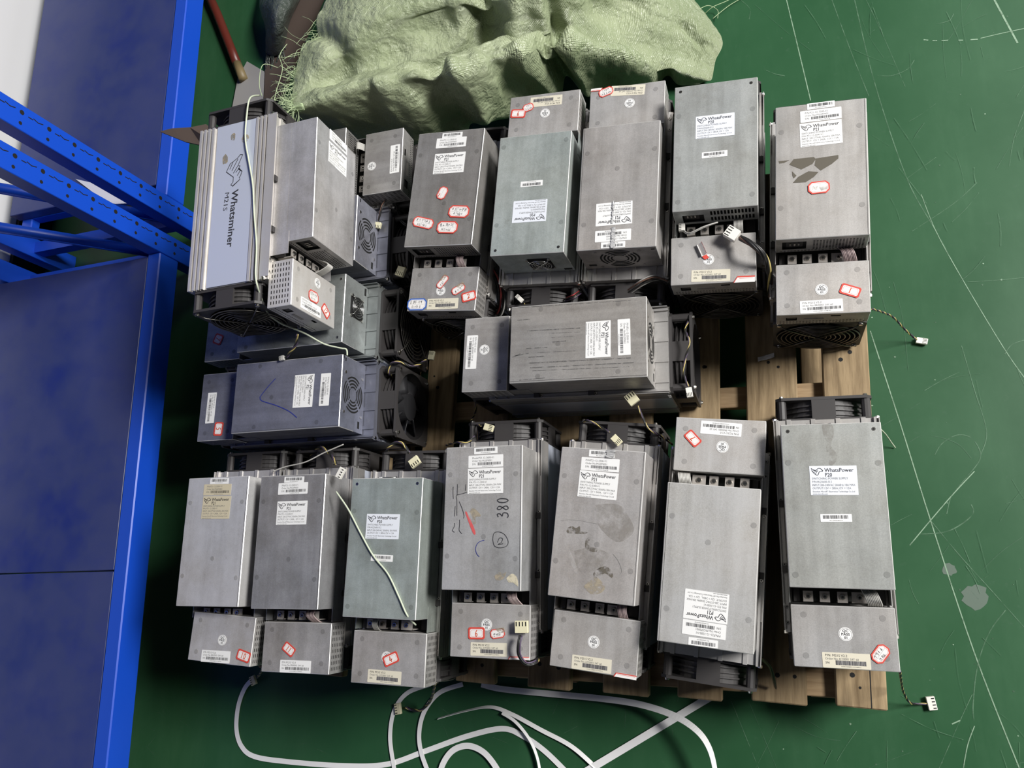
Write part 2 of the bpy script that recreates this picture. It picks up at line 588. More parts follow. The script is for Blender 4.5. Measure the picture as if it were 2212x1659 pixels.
def psu_mesh(kind):
    m = MB()
    if kind == 'P21':
        holes = grid_holes(-0.010, 0.059, 16, -0.041, -0.012, 7, 0.0027, 0.0027) + grid_holes(-0.057, 0.059, 24, -0.0462, -0.0462, 1, 0.0027, 0.0024)
        holes.append((-0.056, -0.021, -0.040, -0.012))
    else:
        holes = grid_holes(-0.006, 0.058, 13, -0.036, -0.015, 2, 0.0032, 0.0135)
        holes.append((-0.052, -0.018, -0.043, -0.018))
    endh = {}
    m.bbox(-PW, PW, -PL, PL, -0.051, 0, 0.0009, 'sheet', {'y-': holes}, 'edge_highlight')
    m.box(-PW, PW, -0.094, PL, -PHH, -0.0508, 'sheet')
    for s in (-1, 1):
        m.box(s * PW - 0.0006, s * PW + 0.0006, -0.134, -0.0935, -PHH, -0.046, 'sheet')
    # inlet socket
    m.box(-0.050, -0.026, -PL + 0.003, -PL + 0.012, -0.038, -0.016, 'black_plastic')
    for k in (-0.044, -0.038, -0.032):
        m.box(k - 0.0012, k + 0.0012, -PL + 0.001, -PL + 0.004, -0.030, -0.022, 'screw')
    # fan end
    e = PL + 0.0004
    if kind == 'P21':
        for r0, r1 in ((0.0335, 0.0305), (0.0275, 0.0245), (0.0215, 0.0185), (0.0155, 0.0128)):
            for q in range(4):
                a0, a1 = math.radians(q * 90 + 6 + 45), math.radians(q * 90 + 84 + 45)
                n = 12
                vs = [(r * math.cos(a0 + (a1 - a0) * k / n), e, -0.041 + r * math.sin(a0 + (a1 - a0) * k / n)) for r in (r0, r1) for k in range(n + 1)]
                m.mesh(vs, [(k, k + 1, n + 2 + k, n + 1 + k) for k in range(n)], 'dark')
        for x, z in ((-0.036, -0.012), (0.036, -0.012), (-0.036, -0.072), (0.036, -0.072)):
            m.cyl((x, PL, z), 0.0028, 0.0012, 'screw', 'y', 8)
        m.box(0.045, 0.058, PL, PL + 0.0005, -0.068, -0.062, 'dark')
        m.box(-0.062, -0.056, PL, PL + 0.0005, -0.012, -0.009, 'dark')
    else:
        m.box(-0.034, 0.008, PL, PL + 0.0005, -0.066, -0.022, 'dark')
        m.cyl((-0.013, PL + 0.0005, -0.044), 0.0195, 0.0006, 'blade_plastic', 'y', 20)
        m.box(-0.062, -0.048, PL, PL + 0.0006, -0.076, -0.070, 'dark')
    # seam of the folded cover and the paint spots of the inner studs
    if kind == 'P21':
        m.box(PW - 0.0030, PW - 0.0024, -PL + 0.001, PL - 0.001, -0.0003, 0.00012, 'seam')
        spots = [(-0.057, 0.068), (0.055, 0.067), (-0.058, -0.061), (0.056, -0.064), (0.003, -0.031)]
    else:
        spots = [(-0.058, 0.058), (0.058, 0.056), (-0.057, -0.096), (0.057, -0.093)]
        for x in (-0.056, 0.056):
            m.cyl((x, 0.103, -0.0004), 0.0026, 0.0008, 'screw', n=10)
            m.cyl((x, 0.103, 0.0003), 0.0012, 0.0003, 'dark', n=6)
    for x, y in spots:
        m.cyl((x, y, -0.0004), 0.0041, 0.0006, 'rivet', n=14)
    return m.data('power_supply')

def psu_guard():
    m = MB()
    c = (-0.013, PL + 0.004, -0.044)
    for r in (0.006, 0.0105, 0.015, 0.0195):
        m.ring(c, r, 0.0008, 'steel_wire', 'y', 28, 5)
    for s in (-1, 1):
        m.tube([(c[0] - 0.019, PL + 0.001, c[2] - s * 0.019), (c[0] - 0.016, c[1] + 0.001, c[2] - s * 0.016), (c[0] + 0.016, c[1] + 0.001, c[2] + s * 0.016), (c[0] + 0.019, PL + 0.001, c[2] + s * 0.019)], 0.0009, 'steel_wire', 5)
    for a in (-1, 1):
        for b in (-1, 1):
            m.cyl((c[0] + a * 0.0195, PL, c[2] + b * 0.0195), 0.0028, 0.003, 'screw', 'y', 8)
    return m.data('finger_guard')

CW, CL2, CHH = 0.0661, 0.0409, 0.046
def control_mesh():
    m = MB()
    f = grid_holes(-0.060, 0.060, 26, -0.041, -0.034, 2, 0.0024, 0.0022)
    f += [(-0.052, -0.036, -0.028, -0.014), (0.012, 0.026, -0.014, -0.009)]
    sd = grid_holes(-0.033, 0.033, 8, -0.039, -0.007, 7, 0.0055, 0.0017)
    m.bbox(-CW, CW, -CL2, CL2, -CHH, 0, 0.0008, 'sheet', {'y-': f, 'x-': sd, 'x+': sd}, 'edge_highlight')
    m.box(-0.026, 0.002, -CL2 - 0.0008, -CL2 + 0.003, -0.026, -0.021, 'tab_metal')
    m.box(-0.0505, -0.0375, -CL2 + 0.0015, -CL2 + 0.004, -0.0265, -0.0155, 'black_plastic')
    for x, y in ((-0.050, 0.028), (0.050, 0.027), (-0.050, -0.026), (0.051, -0.024)):
        m.cyl((x, y, -0.0004), 0.0041, 0.0006, 'rivet', n=14)
    return m.data('control_box')

BL = 0.1555
def body_mesh():
    """extruded heatsink body, axis along Y, with ridged sides and ribs on top"""
    z = []
    def zone(a, b, n):
        st = (b - a) / n
        for k in range(n):
            z.extend([(a + k * st, 0.0745), (a + k * st + st * 0.55, 0.0745), (a + k * st + st * 0.55, 0.0702), (a + (k + 1) * st, 0.0702)])
    zone(0.0, 0.035, 4)
    z.append((0.120, 0.0702))
    zone(0.120, 0.152, 4)
    z.append((0.153, 0.0745))
    z.append((0.155, 0.0725))
    prof = [(x, h) for h, x in z] + [(-x, h) for h, x in z[::-1]]
    m = MB()
    n = len(prof)
    vs = [(p[0], -BL, p[1]) for p in prof] + [(p[0], BL, p[1]) for p in prof]
    m.mesh(vs, [(k, (k + 1) % n, n + (k + 1) % n, n + k) for k in range(n)], 'extrusion')
    m.face(vs[:n][::-1], 'extrusion')
    m.face(vs[n:], 'extrusion')
    for x in (-0.052, -0.017, 0.018, 0.053):
        m.box(x - 0.0032, x + 0.0032, -BL, BL + 0.001, 0.1545, 0.1568, 'extrusion')
    for x in (-0.069, 0.069):
        m.box(x - 0.002, x + 0.002, -BL, BL + 0.001, 0.1545, 0.159, 'extrusion')
    for s in (-1, 1):
        for x in (-0.0725, 0.0725):
            m.cyl((x, s * (BL - 0.001) + (0 if s > 0 else -0.003), 0.151), 0.0036, 0.004, 'screw', 'y', 8)
    return m.data('heatsink_body')

def rail_mesh(sgn):
    m = MB()
    a, b = (0.0664, 0.0732) if sgn > 0 else (-0.0732, -0.0664)
    m.box(a, b, -BL + 0.004, 0.094, 0.1572, 0.1586, 'extrusion')
    o = 0.0739 * sgn
    m.box(o - 0.0007, o + 0.0007, -BL + 0.004, BL, 0.144, 0.1622, 'extrusion')
    c = (a + b) / 2
    for y in (-0.142, -0.120, -0.060, 0.035):
        m.cyl((c, y, 0.1584), 0.0031, 0.0022, 'screw', n=10, r2=0.0024)
        m.cyl((c, y, 0.1606), 0.0012, 0.0002, 'dark', n=6)
    for y0, y1 in ((-0.108, -0.078), (-0.045, -0.010), (0.055, 0.080)):
        m.box(c - 0.0013, c + 0.0013, y0, y1, 0.1584, 0.1589, 'dark')
    for y in (-0.067, 0.028):
        m.box(c - 0.0035, c + 0.0035, y - 0.005, y + 0.005, 0.1586, 0.165, 'black_plastic')
    return m.data('side_rail')

def side_plate_mesh():
    m = MB()
    m.box(-0.0733, -0.0700, -BL + 0.001, BL - 0.001, 0.0375, 0.1185, 'plate_silver')
    return m.data('side_plate')

FT = 0.038
def fan_frame_mesh():
    """square fan frame, axis along Y, from y = 0 to y = FT"""
    m = MB()
    h = 0.0695
    N = 48
    def outline(a):
        c, s = math.cos(a), math.sin(a)
        k = h / max(abs(c), abs(s))
        x, z = c * k, s * k
        r = 0.008
        ex, ez = abs(x) - (h - r), abs(z) - (h - r)
        if ex > 0 and ez > 0:
            t = math.hypot(ex, ez)
            if t > r:
                x = math.copysign(h - r + ex * r / t, x)
                z = math.copysign(h - r + ez * r / t, z)
        return x, z
    angs = [2 * math.pi * (k + 0.5) / N for k in range(N)]
    ri = 0.0645
    for y0, y1 in ((0.0, 0.0045), (FT - 0.0045, FT)):
        A = [outline(a) for a in angs]
        B = [(ri * math.cos(a), ri * math.sin(a)) for a in angs]
        vs = [(x, y, z) for y in (y0, y1) for (x, z) in A] + [(x, y, z) for y in (y0, y1) for (x, z) in B]
        fs = []
        for k in range(N):
            j = (k + 1) % N
            fs += [(k, j, N + j, N + k), (2 * N + k, 3 * N + k, 3 * N + j, 2 * N + j), (k, 2 * N + k, 2 * N + j, j), (N + k, N + j, 3 * N + j, 3 * N + k)]
        m.mesh(vs, fs, 'black_plastic')
    # barrel with ribs
    ys = [0.0045, 0.009, 0.009, 0.0115, 0.0115, 0.0165, 0.0165, 0.019, 0.019, 0.024, 0.024, 0.0265, 0.0265, FT - 0.0045]
    rs = [0.0652, 0.0652, 0.0682, 0.0682, 0.0652, 0.0652, 0.0682, 0.0682, 0.0652, 0.0652, 0.0682, 0.0682, 0.0652, 0.0652]
    vs = [(r * math.cos(a), y, r * math.sin(a)) for y, r in zip(ys, rs) for a in angs]
    m.mesh(vs, [(i * N + k, i * N + (k + 1) % N, (i + 1) * N + (k + 1) % N, (i + 1) * N + k) for i in range(len(ys) - 1) for k in range(N)], 'black_plastic')
    vs = [(ri * math.cos(a), y, ri * math.sin(a)) for y in (0.0045, FT - 0.0045) for a in angs]
    m.mesh(vs, [(k, N + k, N + (k + 1) % N, (k + 1) % N) for k in range(N)], 'black_plastic')
    # flat pads in the middle of the four sides, corner tubes
    for q in range(4):
        R = Matrix.Rotation(math.pi / 2 * q, 4, 'Y')
        m.box(-0.017, 0.017, 0.004, FT - 0.004, 0.0652, 0.0692, 'black_plastic', R)
        m.cyl((0.0605, 0.004, 0.0605), 0.0068, FT - 0.008, 'black_plastic', 'y', 10, R)
        m.cyl((0.0605, FT, 0.0605), 0.0040, 0.0035, 'screw', 'y', 10, R, 0.0028)
    # motor holder
    for q in range(4):
        R = Matrix.Rotation(math.pi / 2 * q + 0.5, 4, 'Y')
        m.box(0.026, 0.0648, 0.001, 0.006, -0.003, 0.003, 'black_plastic', R)
    m.cyl((0, 0.0005, 0), 0.027, 0.006, 'black_plastic', 'y', 24)
    return m.data('cooling_fan')

def fan_blades_mesh():
    m = MB()
    m.cyl((0, 0.008, 0), 0.0285, 0.024, 'blade_plastic', 'y', 28, None, 0.0265)
    nb = 7
    for b in range(nb):
        a0 = 2 * math.pi * b / nb
        top, bot = [], []
        for i in range(5):
            r = 0.027 + (0.0625 - 0.027) * i / 4
            for j in range(5):
                t = j / 4
                a = a0 + t * 0.62 + 0.10 * (i / 4) ** 2
                y = 0.012 + 0.018 * t - 0.003 * i / 4
                top.append((r * math.cos(a), y + 0.0011, r * math.sin(a)))
                bot.append((r * math.cos(a), y - 0.0011, r * math.sin(a)))
        fs = []
        for i in range(4):
            for j in range(4):
                k = i * 5 + j
                fs += [(k, k + 1, k + 6, k + 5), (25 + k, 30 + k, 31 + k, 26 + k)]
        rim = [0, 1, 2, 3, 4, 9, 14, 19, 24, 23, 22, 21, 20, 15, 10, 5]
        for i in range(16):
            p, q = rim[i], rim[(i + 1) % 16]
            fs.append((p, 25 + p, 25 + q, q))
        m.mesh(top + bot, fs, 'blade_plastic', True)
    return m.data('fan_blades')

def guard_mesh():
    m = MB()
    y = FT + 0.004
    for k in range(9):
        r = 0.0065 + 0.0072 * k
        m.ring((0, y, 0), r, 0.00105, 'guard_wire', 'y', 44, 5)
    for q in range(4):
        R = Matrix.Rotation(math.pi / 2 * q, 4, 'Y')
        m.tube([R @ Vector(p) for p in ((0.004, y + 0.0018, 0.004), (0.046, y + 0.0018, 0.046), (0.052, y + 0.001, 0.052), (0.0585, FT + 0.002, 0.0585))], 0.0012, 'guard_wire', 5)
        c = R @ Vector((0.0605, 0, 0.0605))
        m.ring((c.x, FT + 0.0022, c.z), 0.0036, 0.0011, 'guard_wire', 'y', 12, 5)
    return m.data('finger_guard')

def busbar_mesh(seed):
    m = MB()
    rnd = random.Random(seed)
    m.box(-0.062, 0.062, -0.113, -0.0735, 0.1572, 0.1595, 'pcb')
    for k, x in enumerate((-0.041, -0.019, 0.004, 0.026)):
        w = 0.0066 if k < 3 else 0.010
        m.box(x - w, x + w, -0.1112, -0.0965, 0.185, 0.1868, 'tab_metal')
        m.box(x - w, x + w, -0.1112, -0.1096, 0.1595, 0.1868, 'tab_metal')
        m.cyl((x, -0.1035, 0.1868), 0.0046, 0.0022, 'screw', n=12, r2=0.0034)
        m.cyl((x, -0.1035, 0.189), 0.0018, 0.0003, 'dark', n=6)
    m.box(-0.060, -0.052, -0.111, -0.092, 0.1595, 0.178, 'black_plastic')
    m.box(0.046, 0.060, -0.111, -0.085, 0.1595, 0.172, 'black_plastic')
    return m.data('terminal_block')

def ribbon_mesh(x0, n, mt, lift, shift=0.0, pitch=0.0021):
    m = MB()
    for k in range(n):
        x = x0 + k * pitch
        p = spline([(x, -0.086, 0.183), (x + shift * .3, -0.094, 0.191 + lift * .5), (x + shift * .6, -0.103, 0.193 + lift), (x + shift, -0.112, 0.190 + lift * .3), (x + shift, -0.1155, 0.180)], 5)
        m.tube(p, 0.00112, mt if k % 3 else mt + '_dark' if mt == 'ribbon' else mt, 5)
    return m.data('ribbon_cable')

# ---- printed labels and stickers, flat plates in the xy plane, centred on the origin
HORSE = [(-.5, .30), (-.42, .05), (-.30, -.12), (-.16, -.26), (0, -.36), (.10, -.28), (.20, -.02), (.36, -.02), (.47, .0), (.50, .07), (.34, .26), (.20, .30), (.08, .26), (-.02, .16), (-.12, .10), (-.22, .13)]
FEATHER = [[(-.5, .30), (-.12, .04)], [(-.42, .05), (-.06, .10)], [(-.30, -.12), (.02, .08)], [(-.16, -.24), (.08, .10)]]
def horse(m, x, y, w, lw, z, mt):
    f = lambda p: (x + p[0] * w, y + p[1] * w)
    m.stroke([f(p) for p in HORSE], lw, z, mt, True)
    for q in FEATHER:
        m.stroke([f(p) for p in q], lw * .8, z, mt)

def rrect(w, h, r, n=4):
    pts = []
    for cx, cy, a in ((w / 2 - r, h / 2 - r, 0), (-w / 2 + r, h / 2 - r, 90), (-w / 2 + r, -h / 2 + r, 180), (w / 2 - r, -h / 2 + r, 270)):
        for k in range(n + 1):
            t = math.radians(a + 90 * k / n)
            pts.append((cx + r * math.cos(t), cy + r * math.sin(t)))
    return pts

def barcode(m, x0, x1, y0, y1, z, seed, mt='ink', dense=0.5):
    r = random.Random(seed)
    x = x0
    while x < x1:
        w = r.choice((0.00035, 0.0006, 0.0009))
        if x + w < x1:
            m.face([(x, y0, z), (x + w, y0, z), (x + w, y1, z), (x, y1, z)], mt)
        x += w + r.choice((0.0003, 0.0005, 0.0009))

PZ, IZ = 0.00025, 0.0004
def rating_label(kind, paper):
    m = MB()
    w, h = (0.0605, 0.0405) if kind == '21' else (0.061, 0.0405)
    m.slab(rrect(w, h, 0.0007), 0, PZ, paper)
    horse(m, -0.0207, 0.0125, 0.0150, 0.00085, IZ, 'ink')
    m.text('WhatsPower', -0.0108, 0.0117, 0.0076, 'ink', IZ, sx=0.0372 / (glyphs('WhatsPower', .012)[2] * 0.0076), bold=.012)
    m.text('P21' if kind == '21' else 'P20', -0.0108, 0.0052, 0.0076, 'ink', IZ, sx=.82, bold=.012)
    if kind == '21':
        rows = ('SWITCHING POWER SUPPLY', 'P/N: P21-12-3300-V1', 'INPUT: 200-277VAC 50/60Hz 20A MAX', 'OUTPUT: 12V = 240A,  12V = 12A')
    else:
        rows = ('SWITCHING POWER SUPPLY', 'P/N:HQ3600-S12', 'INPUT:200-240VAC 50/60Hz 18A MAX', 'OUTPUT:12V = 285A,12V = 12A')
    y = 0.0012
    for t in rows:
        wd = glyphs(t)[2]
        m.text(t, -0.0278, y, 0.0042, 'ink_grey', IZ, sx=min(0.86, 0.055 / (wd * 0.0042)))
        y -= 0.0045
    t = 'Shenzhen MicroBT Electronics Technology Co.,Ltd'
    m.text(t, -0.0278, y + 0.0004, 0.0030, 'ink_grey', IZ, sx=0.054 / (glyphs(t)[2] * 0.0030))
    m.text('www.microbt.com', -0.0278, y - 0.0029, 0.0030, 'ink_grey', IZ, sx=0.85)
    return m.data('rating_label')

def serial_label(paper, seed, head):
    m = MB()
    m.slab(rrect(0.0595, 0.02, 0.0011), 0, PZ, paper)
    m.text(head, -0.023, 0.0042, 0.0045, 'ink_grey', IZ, sx=0.9)
    m.text('Order No:MGSP0001', -0.023, -0.0004, 0.0043, 'ink_grey', IZ, sx=0.9)
    m.text('S/N:', -0.023, -0.0055, 0.0043, 'ink_grey', IZ, sx=0.9)
    barcode(m, -0.0138, 0.0262, -0.0062, -0.0016, IZ, seed)
    m.text('S21A0950419MG0128', -0.006, -0.0088, 0.0021, 'ink_grey', IZ)
    return m.data('serial_label')

def bar_label(paper, seed):
    m = MB()
    m.slab(rrect(0.04, 0.0105, 0.0006), 0, PZ, paper)
    barcode(m, -0.0165, 0.0165, -0.0012, 0.0035, IZ, seed)
    m.text('MC129H0328C019', 0, -0.0040, 0.0021, 'ink_grey', IZ, 'C')
    return m.data('barcode_label')

def control_label(old, seed):
    m = MB()
    m.slab(rrect(0.0603, 0.02, 0.0012), 0, PZ, 'paper_cream' if old else 'paper')
    i = 'ink' if old else 'ink_grey'
    m.text('P/N: M21S V2.2' if old else 'P/N M21S V2.0', -0.0265, 0.0048, 0.0044, i, IZ)
    m.text('Order No.:HT0001 S4T 60' if old else 'Order No BR00001 S4Y 60', -0.0265, 0.0006, 0.0040, 'ink_grey', IZ, sx=0.95)
    m.text('SN:' if old else 'SN', -0.0265, -0.0046, 0.0040, i, IZ)
    if old:
        m.face([(-0.0135, -0.0058, IZ - .00005), (0.0245, -0.0058, IZ - .00005), (0.0245, 0.0, IZ - .00005), (-0.0135, 0.0, IZ - .00005)], 'ink_faint')
        barcode(m, -0.0135, 0.0245, -0.0058, 0.0, IZ, seed)
        m.text('HTM21S2008M112219400512', 0.0055, -0.0083, 0.0020, 'ink_grey', IZ, 'C')
    else:
        barcode(m, -0.0195, 0.0275, -0.0055, -0.0008, IZ, seed)
        m.text('HTM21S2098M112219081002', 0.001, -0.0082, 0.0020, 'ink_grey', IZ, 'C')
    return m.data('serial_label')

def qc_sticker():
    m = MB()
    n = 28
    m.slab([(0.009 * math.cos(2 * math.pi * k / n), 0.009 * math.sin(2 * math.pi * k / n)) for k in range(n)], 0, PZ, 'paper')
    m.stroke([(0.0078 * math.cos(2 * math.pi * k / n), 0.0078 * math.sin(2 * math.pi * k / n)) for k in range(n)], 0.0004, IZ, 'ink_faint', True)
    m.text('QC', 0, 0.0026, 0.0050, 'ink', IZ, 'C', bold=.02)
    m.text('PASS', 0, -0.0018, 0.0050, 'ink', IZ, 'C', 1.05, bold=.02)
    m.text('01', 0, -0.0062, 0.0048, 'ink', IZ, 'C', bold=.02)
    return m.data('pass_sticker')

DIG = {'1': [[(.5, 1), (.45, .5), (.42, 0)]], '2': [[(.1, .75), (.3, 1), (.65, .95), (.7, .7), (.35, .3), (.1, .05), (.5, .2), (.95, .3)]],
       '4': [[(.45, 1), (.1, .35), (.95, .45)], [(.62, .75), (.5, 0)]], '5': [[(.8, 1), (.3, .95), (.22, .55), (.6, .55), (.7, .25), (.45, .02), (.15, .1)]],
       '6': [[(.65, 1), (.3, .6), (.22, .2), (.45, 0), (.7, .2), (.6, .45), (.3, .35)]], '7': [[(.15, .9), (.8, .95), (.5, .5), (.35, 0)]],
       '9': [[(.7, .75), (.45, .55), (.25, .75), (.45, 1), (.7, .85), (.65, .4), (.4, 0)]], '0': [[(.5, 1), (.25, .8), (.2, .35), (.4, .02), (.65, .15), (.75, .6), (.65, .92), (.5, 1)]],
       '3': [[(.2, .9), (.6, 1), (.65, .75), (.35, .55), (.75, .45), (.7, .1), (.3, 0), (.1, .1)]], '8': [[(.65, .9), (.35, 1), (.25, .75), (.6, .45), (.7, .15), (.4, 0), (.2, .2), (.55, .55), (.7, .8), (.65, .9)]]}
def digits(m, txt, cx, cy, h, lw, mt):
    w = h * 0.62
    x = cx - w * len(txt) / 2
    for ch in txt:
        for st in DIG[ch]:
            m.stroke([(p.x, p.y) for p in spline([(x + a * w, cy - h / 2 + b * h, 0) for a, b in st], 4)], lw, IZ, mt)
        x += w

def scribble(m, x0, x1, y, h, seed, mt='ink'):
    r = random.Random(seed)
    x = x0
    while x < x1 - h * .4:
        w = h * r.uniform(.55, .8)
        for _ in range(r.randint(3, 5)):
            if r.random() < .5:
                a = r.uniform(0, 1)
                m.stroke([(x, y + a * h), (x + w * r.uniform(.6, 1), y + (a + r.uniform(-.1, .25)) * h)], h * .09, IZ, mt)
            else:
                a = r.uniform(0, w)
                m.stroke([(x + a, y + h * r.uniform(.7, 1.05)), (x + a + r.uniform(-.3, .2) * w, y + h * r.uniform(-.1, .35))], h * .09, IZ, mt)
        x += w * 1.25

def octagon(w, h, c):
    return [(-w / 2 + c, -h / 2), (w / 2 - c, -h / 2), (w / 2, -h / 2 + c), (w / 2, h / 2 - c), (w / 2 - c, h / 2), (-w / 2 + c, h / 2), (-w / 2, h / 2 - c), (-w / 2, -h / 2 + c)]

def hand_sticker(what, w, h, seed):
    m = MB()
    rim = 'sticker_blue' if what == 'blue' else 'sticker_red'
    num = what if what.isdigit() else None
    if what == 'edge':
        m.slab([(-w / 2 + h * .6, h / 2), (w / 2, h / 2), (w / 2, -h / 2), (-w / 2, -h / 2)], 0, PZ, 'sticker_white')
        m.slab([(-w / 2 + h * .6, h / 2), (w / 2, h / 2), (w / 2, h * .28), (-w / 2 + h * .4, h * .28)], PZ, PZ + .0001, rim)
        m.stroke([(-w / 2 + h * .6, h / 2), (-w / 2, -h / 2)], .0012, IZ, rim)
        m.stroke([(-w / 2 + h * .8, h * .12), (w / 2 - h * .3, h * .12)], .0004, IZ, rim)
        return m.data('blank_sticker')
    c = h * (0.12 if num else 0.26)
    m.slab(octagon(w, h, c), 0, PZ, rim)
    e = h * (0.15 if num else 0.10)
    m.slab(octagon(w - 2 * e, h - 2 * e, c * .8), PZ * .5, PZ + .00008, 'sticker_white')
    m.stroke(octagon(w - 3.1 * e, h - 3.1 * e, c * .7), .0003, IZ, rim, True)
    if num:
        digits(m, num, 0, 0, h * .52, .0013, 'ink_red')
    elif what == 'worn':
        m.slab([(w * .05, h * .3), (w * .38, h * .28), (w * .4, -h * .2), (w * .1, -h * .3), (0, 0)], PZ, IZ, 'stain_grey')
        scribble(m, -w * .32, w * .0, -h * .15, h * .3, seed, 'stain_beige')
    elif what == 'torn':
        m.slab([(-w * .1, h * .52), (w * .5, h * .52), (w * .52, h * .05), (w * .15, -h * .02)], PZ, IZ + .0004, 'stain_beige')
        scribble(m, -w * .28, w * .15, -h * .3, h * .34, seed, 'ink')
    else:
        m.stroke([(-w * .36, 0), (w * .36, 0)], .0003, IZ, 'ink_faint')
        ink = 'ink_red' if what == 'h3' else 'ink'
        scribble(m, -w * .34, w * (.34 if what != 'h3' else 0), h * .05, h * .26, seed, ink)
        if what != 'h3':
            scribble(m, -w * .25, w * .22, -h * .33, h * .24, seed + 9, ink)
    return m.data('number_sticker' if num else 'handwritten_sticker')

# ------------------------------------------------------------------ where the machines stand, and what is stuck on them
POSES={
 'A':(-0.5147,0.6615,0.1330,-5.83),
 'B':(-0.3484,0.6644,0.1330,175.32),
 'C':(-0.1966,0.6529,0.1330,175.51),
 'D':(-0.0413,0.6564,0.1330,-4.04),
 'E':(0.1112,0.5850,0.1330,-4.61),
 'F':(-0.2958,0.3707,0.1330,-91.80),
 'i':(-0.8355,0.3217,0.1330,-90.10),
 'K1':(-0.9452,0.0437,0.1330,-0.17),
 'K2':(-0.7883,0.0412,0.1330,-0.10),
 'K3':(-0.6078,0.0288,0.1330,-1.64),
 'K4':(-0.4343,0.0731,0.1330,-0.92),
 'K5':(-0.2523,0.0589,0.1330,-6.61),
 'K6':(-0.0870,0.0392,0.1330,173.26),
 'K7':(0.0841,0.0779,0.1330,-1.57),
 'ii':(-0.8390,0.4766,0.1330,-90.30),
 'iii':(-0.8230,0.6320,0.1330,-90.00),
 'iv':(-0.8144,0.7812,0.1330,90.00),
 'G':(-0.9225,0.6300,0.4535,1.80),
}
CONTROLS={
 'A':(0.0042,-0.1596,-0.14),
 'B':(0.0000,-0.1540,0.00),
 'C':(-0.0001,-0.1488,0.35),
 'D':(-0.0046,-0.1617,0.37),
 'E':(0.0012,-0.1589,0.68),
 'F':(0.0020,-0.1484,-0.44),
 'i':(0.0025,-0.1560,0.00),
 'K1':(0.0098,-0.1472,-3.37),
 'K2':(0.0060,-0.1554,-0.14),
 'K3':(0.0044,-0.1550,0.23),
 'K4':(0.0039,-0.1534,-0.20),
 'K5':(0.0039,-0.1544,0.03),
 'K6':(-0.0021,-0.1559,0.41),
 'K7':(0.0011,-0.1563,0.07),
 'ii':(0.0000,-0.1540,0.00),
 'iii':(0.0000,-0.1540,0.00),
 'iv':(-0.0000,-0.1550,-0.59),
 'G':(0.0000,-0.1650,0.00),
}
